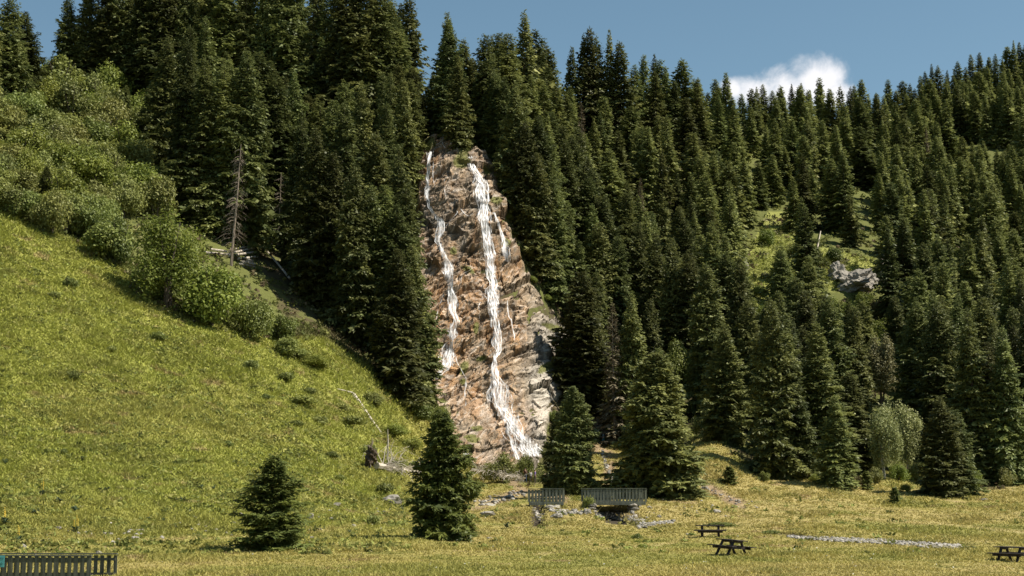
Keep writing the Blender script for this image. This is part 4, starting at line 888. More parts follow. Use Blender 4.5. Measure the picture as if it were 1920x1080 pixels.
for px, py, w, h, lab in ((1600,535,84,62,'pale grey cliff block in the clearing of the right hillside'),(1568,520,40,50,'left buttress of the pale cliff in the right clearing'),(1632,530,34,48,'right buttress of the pale cliff in the right clearing'),(1395,505,20,46,'pale rock face at the left edge of the clearing'),(1110,470,24,30,'grey rock in deep shade right of the waterfall'),(998,460,34,44,'grey cracked rock in shade right of the main waterfall'),(1812,510,30,26,'pale rocks among the spruces at far right'),(1860,455,22,24,'small pale cliff in the far right wood'),(1120,800,18,26,'grey rock behind the walkers on the path'),(1098,790,30,22,'pale rock right of the foot of the rock face'),(1178,560,24,16,'pale rock in the gap of the wood'),(462,500,30,26,'grey rock under the cut logs')):
    place_rock(px, py, w, lab, h, cat='rock outcrop', name='rock_outcrop')
def stone_stuff(name, strips, label):
    VV = []; FF = []; CC = []; b = 0; r = np.random.default_rng(3)
    ico = bmesh.new(); bmesh.ops.create_icosphere(ico, subdivisions=1, radius=1); iv = np.array([v.co[:] for v in ico.verts]); ifc = np.array([[v.index for v in f.verts] for f in ico.faces]); ico.free()
    for pl, n, spread, smin, smax, tone in strips:
        pl = np.array(pl, float); cum = np.concatenate([[0], np.cumsum(np.hypot(*np.diff(pl[:, :2], axis=0).T))]); t = r.random(n) * cum[-1]
        px = np.interp(t, cum, pl[:, 0]); py = np.interp(t, cum, pl[:, 1]) + np.clip(r.normal(0, .5, n), -1, 1) * spread * (np.interp(t, cum, pl[:, 2]) if pl.shape[1] > 2 else 1)
        X, Y, Z, ok = hits(px, py)
        for x, y, z in zip(X, Y, Z):
            s = r.uniform(smin, smax); v = iv * (1 + r.normal(0, .14, (12 if len(iv) == 12 else len(iv), 1))) * np.array([1, r.uniform(.6, 1), r.uniform(.4, .75)]) * s
            a = r.random() * 6.28; R = np.array([[math.cos(a), -math.sin(a), 0], [math.sin(a), math.cos(a), 0], [0, 0, 1]])
            VV.append(v @ R.T + np.array([x, y, z + s * .25])); FF.append(ifc + b); b += len(iv); CC.append(np.tile(np.array(tone) * r.uniform(.4, 1.3), (len(iv), 1)))
    me = mesh_np(name, np.concatenate(VV), [np.concatenate(FF)], [M_boulder], colr=np.concatenate(CC)); tag(link(name, me), label, 'stones', kind='stuff')
W = (.32, .30, .26)
stone_stuff('dry_stream_stones', [([(1478,1007,.5),(1540,1012,.8),(1600,1014,1),(1680,1018,1),(1740,1023,1.5),(1802,1026,1)], 1300, 4, .05, .17, W)], 'pale stones filling the dry stream bed on the right meadow')
stone_stuff('stream_stones', [([(1118,966,1),(1160,969,1.2),(1195,977,1.3),(1212,985,1.3)], 420, 5, .06, .2, W), ([(1195,988,1),(1235,981,.8),(1262,980,.6)], 330, 4, .05, .16, W), ([(1004,960,1),(1008,968,1.2),(1018,976,1)], 130, 5, .06, .2, W), ([(1030,958,1),(1080,963,1),(1120,960,1)], 90, 5, .08, .26, W), ([(1150,953,1),(1160,957,1)], 12, 2, .08, .2, W)], 'pale stones and cobbles in the stream beds below the two bridges')
stone_stuff('scattered_stones', [([(890,945,1),(985,925,1)], 70, 8, .05, .3, W), ([(60,1020,1),(400,985,1)], 60, 22, .04, .2, W), ([(400,990,1),(760,950,1)], 46, 26, .04, .2, W), ([(1128,850,1),(1150,905,1)], 120, 10, .08, .3, W), ([(1210,960,1),(1420,950,1)], 40, 16, .04, .16, W), ([(1310,908,1),(1390,944,1)], 36, 6, .04, .2, W)], 'small pale stones scattered over paths and grass')

def log(name, pts_px, rads, mat, label, lift=.25, branches=0, blen=1.0, seed=1, cat='dead trunk', down=True, n=7):
    P = []
    for px, py in pts_px: X, Y, Z = hit(px, py); P.append(Vector((X, Y, Z + lift)))
    # a stiff trunk: straight line fit between ends, sagging a little towards the ground points
    a, b = P[0], P[-1]; Q = [p.lerp(a.lerp(b, i / (len(P) - 1)), .6) for i, p in enumerate(P)]
    root = empty(name, a); mb = MB(); mb.tube([q - a for q in Q], rads, n); mb.build('trunk', mat, root); r = random.Random(seed)
    if branches:
        m = MB()
        for i in range(branches):
            t = r.uniform(.05, .97); p = a.lerp(b, t) - a; d = (b - a).normalized(); th = r.uniform(0, 6.28); side = d.cross(Vector((0, 0, 1))).normalized(); up = side.cross(d)
            o = side * math.cos(th) + up * math.sin(th); L = blen * r.uniform(.4, 1.2) * (1.15 - .6 * t)
            if down and o.z < 0: o.z *= .5
            e = p + o * L + d * L * .45; m.tube([p, p.lerp(e, .5) + Vector((0, 0, .08 * L)), e + Vector((0, 0, -.2 * L))], [.045, .03, .012], 4)
            for _ in range(3):
                k = r.uniform(.3, .95); s = p.lerp(e, k); m.tube([s, s + Vector((r.gauss(0, .25), r.gauss(0, .25), r.uniform(-.45, .1))) * L], [.018, .008], 3)
        m.build('branches', mat, root)
    tag(root, label, cat); return root
log('fallen_log', [(662,742),(678,762),(692,785),(717,817)], [.30,.20,.17,.10], M_deadwood, 'white bleached dead trunk lying down the grassy slope', lift=.12)
log('fallen_branch', [(632,734),(648,737),(662,742)], [.04,.08,.12], M_deadwood, 'thin bleached branch at the upper end of the white dead trunk', lift=.3, cat='branch')
log('fallen_log', [(500,478),(520,500),(543,530)], [.12,.14,.16], M_deadwood, 'thin grey fallen trunk in the shade below the tall wood', lift=.6)
log('fallen_log', [(1539,440),(1530,488)], [.1,.16], M_deadwood, 'pale snapped trunk leaning in the clearing left of the cliff', lift=.8)
log('fallen_log', [(978,400),(984,380),(1000,350)], [.1,.1,.08], M_deadwood2, 'thin pale trunk leaning in the shade right of the main waterfall', lift=1.0)
# uprooted tree with its root plate, and the fallen spruce in front of the rock
up = log('uprooted_tree', [(706,884),(740,890),(800,900)], [.32,.24,.1], M_deadwood, 'uprooted tree with dark upturned root plate left of the middle spruce', lift=.55, branches=130, blen=2.5, seed=4, cat='fallen tree')
rp = boulder_mesh(31, 1.0, 4, 1.2)
for v in rp.vertices: v.co *= 1 + .2 * mnoise.noise(v.co * 4.5) + .1 * mnoise.noise(v.co * 11)
rp.materials.clear(); rp.materials.append(M_rootsoil); rp.name = 'root_plate'
ro = link('root_plate', rp, up); ro.location = (-.5, -.1, .75); ro.scale = (.55, .8, 1.15); ro.rotation_euler = (0, .15, 0)
m = MB()
for i in range(34):
    a = random.uniform(0, 6.28); R1 = random.uniform(.7, 1.2); R2 = R1 + random.uniform(.2, .8); m.tube([(-.5, math.cos(a) * R1 * .7, .75 + math.sin(a) * R1), (-.6 + random.uniform(-.3, .5), math.cos(a) * R2 * .8, .75 + math.sin(a) * R2)], [.04, .01], 4)
m.build('roots', M_deadwood2, up)
m = MB(); m.tube([(1.0, -.3, .5), (1.05, -.3, 2.0), (1.0, -.3, 3.3)], [.09, .07, .03], 5); m.tube([(1.5, -.3, .5), (1.3, -.3, 1.5), (1.6, -.4, 2.3)], [.05, .04, .02], 4); m.build('upright_branch', M_deadwood, up)
log('fallen_spruce', [(886,898),(935,902),(985,915)], [.20,.16,.05], M_deadwood, 'fallen bare spruce with a comb of hanging branches at the foot of the rock', lift=1.1, branches=110, blen=1.5, seed=9, cat='fallen tree')
# cut logs below the snag
for i, (x1, y1, x2, y2) in enumerate(((438,478,476,470),(430,484,480,477),(446,490,482,486),(395,472,425,476),(385,478,432,482),(440,472,470,466))):
    log('cut_log', [(x1, y1), ((x1 + x2) / 2, (y1 + y2) / 2), (x2, y2)], [.16, .17, .15], M_deadwood, ['topmost right cut log','long cut log in the middle of the pile','lowest cut log of the pile','short cut log left above','short cut log left below','thin cut log behind the pile'][i] + ' below the bare snag', lift=.35, cat='log')
def snag(px, py, H, label, mat, seed, n=60, rad=.22, bl=1.6, lean=.03, z0=.1, near=0):
    X, Y, Z = hit(px, py); Y1 = Y - near; X = X * Y1 / Y; Y = Y1; Z = gz(X, Y); root = empty('dead_tree', (X, Y, Z)); root.rotation_euler = (0, lean, 0); r = random.Random(seed)
    m = MB(); m.tube([(0, 0, -.5), (0, 0, H * .3), (.1, 0, H * .6), (.05, 0, H)], [rad, rad * .8, rad * .55, .03], 7); m.build('trunk', mat, root)
    m = MB()
    for _ in range(n):
        f = r.uniform(z0, .97); a = r.uniform(0, 6.28); L = bl * (1.1 - .75 * f) * r.uniform(.6, 1.2); z = f * H; c, s = math.cos(a), math.sin(a)
        m.tube([(0, 0, z), (c * L * .5, s * L * .5, z - .12 * L), (c * L, s * L, z - .5 * L)], [.035, .025, .01], 3)
        for _ in range(2): k = r.uniform(.4, .9); m.tube([(c * L * k, s * L * k, z - .3 * L * k), (c * L * k + r.gauss(0, .25), s * L * k + r.gauss(0, .25), z - .3 * L * k - r.uniform(.2, .6))], [.014, .006], 3)
    m.build('branches', mat, root); tag(root, label, 'dead tree')
snag(434, 474, 17, 'tall bare grey snag with drooping dead twigs above the cut logs', M_deadwood2, 3, 170, .22, 2.3, .05, near=7)
snag(1660, 556, 8.5, 'white bare dead tree right of the small cliff', M_deadwood, 5, 60, .16, 1.6, 0)
snag(1846, 460, 11, 'thin grey dead tree at upper right above the pale rocks', M_deadwood2, 6, 60, .16, 1.3, 0)
snag(520, 470, 12, 'thin bare trunk in the shade right of the tall grey snag', M_deadwood2, 8, 60, .14, 1.5, .02)

# ------------------------------------------------------------------ grass, herbs
def build_grass(n=200000):
    r = np.random.default_rng(12); k = int(n * 2.3); px = r.uniform(-220, 2200, k); py = r.uniform(395, 1092, k)
    keep = inpoly(px, py, OPEN) | inpoly(px, py, CLEARING) | ((py > 930)) | ((dpoly(px, py, OPEN) < 34) & ~inpoly(px, py, ROCKPOLY))
    for pl, wd in PATHS: keep &= (dpoly(px, py, pl, False) > wd * .75) | (r.random(k) < .12)
    px, py = px[keep], py[keep]; X, Y, Z, ok = hits(px, py)
    for pl, wd, dd in CHAN: ok &= dpoly(X, Y, pl, False) > wd * .98
    ok &= (Y < 330); X, Y, Z = X[ok][:n], Y[ok][:n], Z[ok][:n]; n = len(X); qx, qy = proj(X, Y, Z)
    C = ground_color(X, Y, Z) * 1.12; hill = sstep(Y, 72, 95) * sstep(-qx, -900, -700)
    patch = sstep(fbm(X / 4, Y / 4, 3, 131), -.1, .5)
    h = (0.07 + 0.07 * hill + 0.09 * patch) * (0.7 + Y / 200) * r.uniform(.6, 1.5, n)
    VV = []; CC = []
    for b in range(4):
        a = r.random(n) * 6.283; w = (.018 + .00042 * Y) * r.uniform(.7, 1.5, n); off = r.normal(0, .10, (n, 2)) * (1 + Y / 90)[:, None]
        bx = X + off[:, 0]; by = Y + off[:, 1]; bz = Z - .03
        lean = r.normal(0, .8, (n, 2)) * h[:, None]
        p0 = np.stack([bx - np.cos(a) * w, by - np.sin(a) * w, bz], 1); p1 = np.stack([bx + np.cos(a) * w, by + np.sin(a) * w, bz], 1); p2 = np.stack([bx + lean[:, 0], by + lean[:, 1], bz + h], 1)
        VV.append(np.stack([p0, p1, p2], 1)); c = C * r.uniform(.87, 1.17, (n, 1)) * np.array([1.0, 1.04, .9]); 
        pale = r.random(n) < .03; c[pale] = c[pale] * .4 + np.array([.30, .26, .13]) * .6
        CC.append(np.repeat(c[:, None, :], 3, 1))
    V = np.concatenate(VV).reshape(-1, 3); C3 = np.concatenate(CC).reshape(-1, 3)
    me = mesh_np('grass', V, [np.arange(len(V)).reshape(-1, 3)], [M_grass], colr=C3); tag(link('grass', me), 'short alpine meadow grass growing over the meadow and slopes', 'grass', kind='stuff')
build_grass()
def build_herbs():
    r = np.random.default_rng(77); k = 26000; px = r.uniform(-40, 1960, k); py = r.uniform(405, 1040, k)
    keep = inpoly(px, py, OPEN) & ((px < 760) | (r.random(k) < .12)); px, py = px[keep], py[keep]; X, Y, Z, ok = hits(px, py); ok &= (Y > 66) & (Y < 260)
    nz = fbm(X / 6, Y / 6, 3, 141) + .5 * fbm(X / 1.5, Y / 1.5, 2, 151); ok &= nz + r.normal(0, .35, len(X)) > .05
    X, Y, Z = X[ok], Y[ok], Z[ok]; VV = []; CC = []; base = ground_color(X, Y, Z)
    for j in range(len(X)):
        n = 18; R = r.uniform(.12, .5) ** 1.1 * (1 + Y[j] / 300) * (1.8 if r.random() < .04 else 1); hh = R * r.uniform(.45, .9)
        d = r.normal(size=(n, 3)); d /= np.linalg.norm(d, axis=1)[:, None]; d[:, 2] = np.abs(d[:, 2]); P = np.array([X[j], Y[j], Z[j]]) + d * np.array([R, R, hh]) * r.random((n, 1)) ** .5
        nr = d + r.normal(0, .6, (n, 3)); t = np.cross(nr, r.normal(size=(n, 3))); t /= np.linalg.norm(t, axis=1)[:, None] + 1e-6; b = np.cross(nr, t); b /= np.linalg.norm(b, axis=1)[:, None] + 1e-6; s = r.uniform(.05, .13, n)[:, None] * (1 + Y[j] / 200)
        VV.append(np.stack([P - t * s, P + b * s * .5, P + t * s, P - b * s * .5], 1)); g = np.array([.15, .17, .042]) * r.uniform(.5, 1.6) if r.random() < .75 else np.array([.30, .29, .085]); CC.append(np.repeat((g[None] * r.uniform(.8, 1.25, (n, 1)))[:, None, :], 4, 1))
    V = np.concatenate(VV).reshape(-1, 3); me = mesh_np('meadow_herbs', V, [np.arange(len(V)).reshape(-1, 4)], [M_grass], colr=np.concatenate(CC).reshape(-1, 3)); tag(link('meadow_herbs', me), 'low leafy herbs spread over the grassy slopes', 'herbs', kind='stuff')
    # flowers: tiny white and yellow heads
    k = 4200; px = r.uniform(-40, 1960, k); py = r.uniform(450, 1085, k); keep = inpoly(px, py, OPEN); px, py = px[keep], py[keep]; X, Y, Z, ok = hits(px, py); X, Y, Z = X[ok], Y[ok], Z[ok]; n = len(X)
    s = r.uniform(.010, .028, n) * (1 + Y / 110); a = r.random(n) * 3.14; hh = r.uniform(.12, .34, n); cx, sx = np.cos(a) * s, np.sin(a) * s
    V = np.stack([np.stack([X - cx, Y - sx, Z + hh], 1), np.stack([X + sx * .8, Y - cx * .8, Z + hh + s * .6], 1), np.stack([X + cx, Y + sx, Z + hh], 1), np.stack([X - sx * .8, Y + cx * .8, Z + hh - s * .4], 1)], 1).reshape(-1, 3)
    pal = np.array([(.60, .60, .50), (.50, .42, .08), (.42, .40, .20)]); C = np.repeat(pal[r.integers(0, 3, n)][:, None, :], 4, 1).reshape(-1, 3)
    me = mesh_np('meadow_flowers', V, [np.arange(len(V)).reshape(-1, 4)], [M_grass], colr=C); tag(link('meadow_flowers', me), 'tiny white and yellow flower heads dotted through the grass', 'flowers', kind='stuff')
build_herbs()
def build_undergrowth():
    r = np.random.default_rng(88); k = 15000; px = r.uniform(-60, 1980, k); py = r.uniform(100, 925, k)
    keep = (~inpoly(px, py, OPEN)) & (~inpoly(px, py, ROCKPOLY)); d = inpoly(px, py, THICKET) | inpoly(px, py, CLEARING); keep &= d | (r.random(k) < .6)
    px, py = px[keep], py[keep]; X, Y, Z, ok = hits(px, py); X, Y, Z = X[ok], Y[ok], Z[ok]; VV = []; CC = []
    pal = np.array([(.12, .135, .035), (.09, .105, .03), (.17, .175, .05), (.20, .19, .09), (.13, .10, .055)])
    for j in range(len(X)):
        n = 16; R = r.uniform(.35, .9) * (.6 + Y[j] / 300); hh = R * r.uniform(.7, 1.3)
        d = r.normal(size=(n, 3)); d /= np.linalg.norm(d, axis=1)[:, None]; d[:, 2] = np.abs(d[:, 2]); P = np.array([X[j], Y[j], Z[j]]) + d * np.array([R, R, hh]) * r.random((n, 1)) ** .5
        nr = d + r.normal(0, .6, (n, 3)); t = np.cross(nr, r.normal(size=(n, 3))); t /= np.linalg.norm(t, axis=1)[:, None] + 1e-6; b = np.cross(nr, t); b /= np.linalg.norm(b, axis=1)[:, None] + 1e-6; s = r.uniform(.12, .28, n)[:, None] * (.5 + Y[j] / 250)
        VV.append(np.stack([P - t * s, P + b * s * .55, P + t * s, P - b * s * .55], 1)); g = pal[r.integers(0, 5)] * r.uniform(.7, 1.3); CC.append(np.repeat((g[None] * r.uniform(.8, 1.25, (n, 1)))[:, None, :], 4, 1))
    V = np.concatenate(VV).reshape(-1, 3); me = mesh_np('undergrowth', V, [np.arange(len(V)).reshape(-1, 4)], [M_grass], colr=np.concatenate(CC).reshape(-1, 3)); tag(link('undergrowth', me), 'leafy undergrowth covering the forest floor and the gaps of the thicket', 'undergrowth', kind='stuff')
build_undergrowth()
# single gentian-like plants one can pick out
M_plant = leafmat('plant_leaves', (.05, .075, .035), (.13, .16, .09), .25, objvar=.1); M_yellowfl = plain('yellow_flower_heads', (.42, .30, .03))
def plant_mesh(seed, stalk):
    r = random.Random(seed); m = MB(); f = []
    for i in range(22):
        a = r.uniform(0, 6.28); L = r.uniform(.25, .5); z = r.uniform(0, .25); c, s = math.cos(a), math.sin(a); w = .06; b = len(m.v)
        m.v += [(0, 0, z), (c * L * .5 - s * w, s * L * .5 + c * w, z + L * .5), (c * L, s * L, z + L * r.uniform(.1, .6)), (c * L * .5 + s * w, s * L * .5 - c * w, z + L * .5)]; m.f.append((b, b + 1, b + 2, b + 3))
    m2 = MB()
    if stalk:
        for i in range(stalk):
            x = r.uniform(-.18, .18); y = r.uniform(-.1, .1); hgt = r.uniform(.75, 1.15); m.tube([(x, y, 0), (x, y, hgt)], [.012, .008], 4)
            for k in range(5): z = hgt * (.55 + .45 * k / 4); m2.tube([(x, y, z - .03), (x, y, z + .03)], [.045, .03], 6)
    return m, m2
def place_plant(px, py, hpx, label, stalk=0, seed=1):
    X, Y, Z = hit(px, py); m, m2 = plant_mesh(seed, stalk); o = empty('leafy_plant', (X, Y, Z)); sc = hpx * Y / F / (1.1 if stalk else .6); o.scale = (sc, sc, sc); a = m.build('leaves', M_plant, o)
    if stalk: m2.build('flowers', M_yellowfl, o)
    tag(o, label, 'plant')
for i, (px, py, h, st, lab) in enumerate(((35,1018,34,2,'tall yellow-flowered plant at the left edge behind the railing'),(8,985,36,3,'yellow-flowered clump cut by the left picture edge'),(140,1000,34,3,'yellow-flowered plant above the front railing corner'),(78,930,30,4,'wide leafy clump with yellow flower spikes on the left slope'),(110,945,17,0,'leafy plant right of the wide yellow-spiked clump'),(140,962,18,0,'broad leafy plant above the flowering plant by the railing'),(65,966,18,0,'leafy plant below the wide yellow-spiked clump'),(200,922,14,0,'leafy plant on the lower slope above the flat dark rock'),(343,942,14,0,'white-tipped leafy plant in the middle of the lower slope'),(377,918,12,0,'leafy plant left one of a pair above the lone spruce'),(400,918,12,0,'leafy plant right one of a pair above the lone spruce'),(278,975,16,2,'small yellow plant on the lower slope'),(305,980,10,0,'dark tuft below the small yellow plant'),(10,872,15,0,'dark leafy plant at the left picture edge'),(152,865,13,0,'leafy tuft on the slope right of the small dark one'),(370,868,11,1,'pale flowering tuft on the slope'),(445,878,15,2,'yellowish flowering plant left above the lone spruce'),(438,970,14,0,'pale leafy plant touching the left side of the lone spruce'),(575,925,11,0,'leafy plant right above the lone spruce'),(1325,958,7,0,'small plant left of the flat meadow stone'),(948,992,16,0,'dark upright twiggy plant below the bare path'),(655,1000,9,0,'tiny leafy plant by the pointed stone'))):
    place_plant(px, py, h, lab, st, 50 + i)

# ------------------------------------------------------------------ wooden bridges
def bridge(px1, px2, Y, ztop, height, depth, label, pitch=.245, bw=.158, posts=(0, 1), mat=None, dark=None, ends=0.0, rear_shift=0.0, rear_post=None, skew=0.0, stone=True):
    mat = mat or M_board; dark = dark or M_boarddark
    x1 = xw(px1, 950, Y); x2 = xw(px2, 950, Y); L = x2 - x1; zd = ztop - height
    root = empty('wooden_bridge', ((x1 + x2) / 2, Y + depth / 2, zd)); root.rotation_euler = (0, 0, skew)
    r = random.Random(int(px1)); h = L / 2
    for side, nm in ((-1, 'railing'), (1, 'railing')):
        y = side * depth / 2; sh = rear_shift if side > 0 else 0; xa, xb = -h + sh, h + sh
        m = MB(); n = int((xb - xa) / (pitch * (1.07 if side > 0 else 1))); yo = y + side * .05
        for i in range(n + 1):
            x = xa + (xb - xa) * (i + .0) / n; wv = bw * r.uniform(.85, 1.15)
            m.bar((x, yo, .02 + r.uniform(-.02, .02)), (x + r.uniform(-.012, .012), yo, height - .07), wv, .028, (0, 1, 0), .004)
        fr = m.build('railing', mat, root)
        m = MB(); m.bar((xa - .08, y, height), (xb + .08, y, height + r.uniform(-.01, .01)), .17, .045); m.build('handrail', mat, fr)
        m = MB(); m.bar((xa, y + side * .015, .25), (xb, y + side * .015, .25), .04, .11); m.bar((xa, y + side * .015, height - .22), (xb, y + side * .015, height - .22), .04, .11); m.build('rail', dark, fr)
        for px_ in (xa, xb) + ((0.0 + sh,) if L > 4 else ()):
            m = MB(); m.bar((px_, y - side * .06, -.35), (px_, y - side * .06, height - .02), .13, .13); m.build('post', mat, fr, .008)
        m = MB(); m.bar((xa - ends, y, -.12), (xb + ends, y, -.12), .14, .24); m.build('beam', mat, root, .01)
    m = MB(); n = int(L / .2)
    for i in range(n): x = -h + .1 + (L - .2) * i / (n - 1); m.bar((x, -depth / 2 + .1, .02), (x, depth / 2 - .1, .02), .17, .045, (0, 0, 1), .004)
    m.build('deck', dark, root)
    tag(root, label, 'bridge'); return root
def pz(py, Y): return CAMZ + Y * float(ray(960, py)[1])
bridge(1097, 1211, 111, pz(916, 111), 1.02, 4.4, 'larger grey wooden footbridge with slatted railings over the dark stream opening')  # deck's unseen depth stretched to keep the stream opening in shade
bridge(992, 1057, 111, pz(916.5, 111), 1.02, 1.8, 'smaller grey wooden footbridge with slatted railings, left of the larger one', posts=(1,))
bridge(-95, 172, 56, pz(1041.5, 56), 1.05, 1.7, 'dark wooden bridge railing cut off at the lower left corner of the picture', mat=M_boarddark, rear_shift=.53)
# stone abutments of the right bridge
def abut(px, Y, label):
    X = xw(px, 950, Y); root = empty('bridge_abutment', (X, Y, gz(X, Y))); r = random.Random(int(px)); z0 = 0.9; zt = pz(946, 111)
    z = 0.9
    k = 0
    while z < zt - .1:
        hgt = r.uniform(.2, .3)
        for yy in np.arange(0, 2.2, .55):
            o = link('stone_block', BO[r.randrange(8)], root); o.location = (r.uniform(-.05, .05), yy, z + hgt / 2 - root.location.z); o.scale = (.38, .32, hgt * .85)
        z += hgt
    tag(root, label, 'abutment')
abut(1110, 110.6, 'pale stacked stone abutment under the left end of the larger bridge')
abut(1189, 110.8, 'shaded stone abutment under the right end of the larger bridge')
# the teal notice on the front railing
X = xw(1, 1052, 55.9); root = empty('notice_sign', (X, 55.78, pz(1052.5, 55.8))); m = MB(); m.bar((-.19, 0, 0), (.19, 0, 0), .02, .44, (0, 0, 1)); m.build('panel', plain('teal_sign_paint', (.09, .34, .36), .5), root)
msign = plain('dark_sign_print', (.03, .12, .14))
m = MB()
for z in (.13, .10): m.bar((-.15, -.0145, z), (.16, -.0145, z), .004, .012)
pts = [(.09 + .045 * math.cos(a), -.0145, -.09 + .045 * math.sin(a)) for a in [i * 6.283 / 12 for i in range(13)]]
for a, b in zip(pts[:-1], pts[1:]): m.bar(a, b, .004, .010, (0, 1, 0))
m.bar((.03, -.0145, -.15), (.08, -.0145, -.09), .004, .02, (0, 1, 0)); m.build('print', msign, root)
tag(root, 'teal notice board fixed to the railing at the lower left picture edge', 'sign')

# ------------------------------------------------------------------ picnic tables
def picnic_table(px, py, Y, rz, label, L=1.8, sc=1.0, tilt=0.0):
    X, Yh, Z = hit(px, py); Yh = Y or Yh; X = xw(px, py, Yh); Z = gz(X, Yh)
    t = empty('picnic_table', (X, Yh, Z - .02)); t.rotation_euler = (Matrix.Rotation(tilt, 4, 'Y') @ Matrix.Rotation(rz, 4, 'Z')).to_euler(); t.scale = (sc, sc, sc); h = L / 2
    m = MB()
    for y in (-.30, -.10, .10, .30): m.bar((-h, y, .75), (h, y, .75), .18, .045)
    m.build('tabletop', M_tablewood, t, .006)
    for s in (-1, 1):
        m = MB()
        for y in (.62, .80): m.bar((-h - .12, s * y, .45), (h + .12, s * y, .45), .165, .045)
        m.build('bench_seat', M_tablewood, t, .006)
        m = MB(); m.bar((-h + .12, s * .71, .37), (h - .12, s * .71, .37), .04, .12); m.build('seat_rail', M_tablewood, t)
    for s in (-1, 1):
        x = s * (h - .38)
        for q in (-1, 1): m = MB(); m.bar((x, q * .68, 0), (x, q * .24, .73), .05, .14, (1, 0, 0)); m.build('leg', M_tablewood, t)
        m = MB(); m.bar((x + .05, -.86, .385), (x + .05, .86, .385), .045, .12); m.bar((x + .05, -.34, .68), (x + .05, .34, .68), .045, .10); m.build('crossbar', M_tablewood, t)
    tag(t, label, 'picnic table', 'picnic tables on the meadow')
picnic_table(1371, 1038, 67, math.radians(-52), 'front dark wooden picnic table, the one set at an angle', 1.5, .92, .07)
picnic_table(1332, 1004, 92, math.radians(-9), 'farthest dark wooden picnic table, standing side-on behind the angled one')
picnic_table(1901, 1050, 70, math.radians(-48), 'dark wooden picnic table at the right picture edge', 1.8, .95)

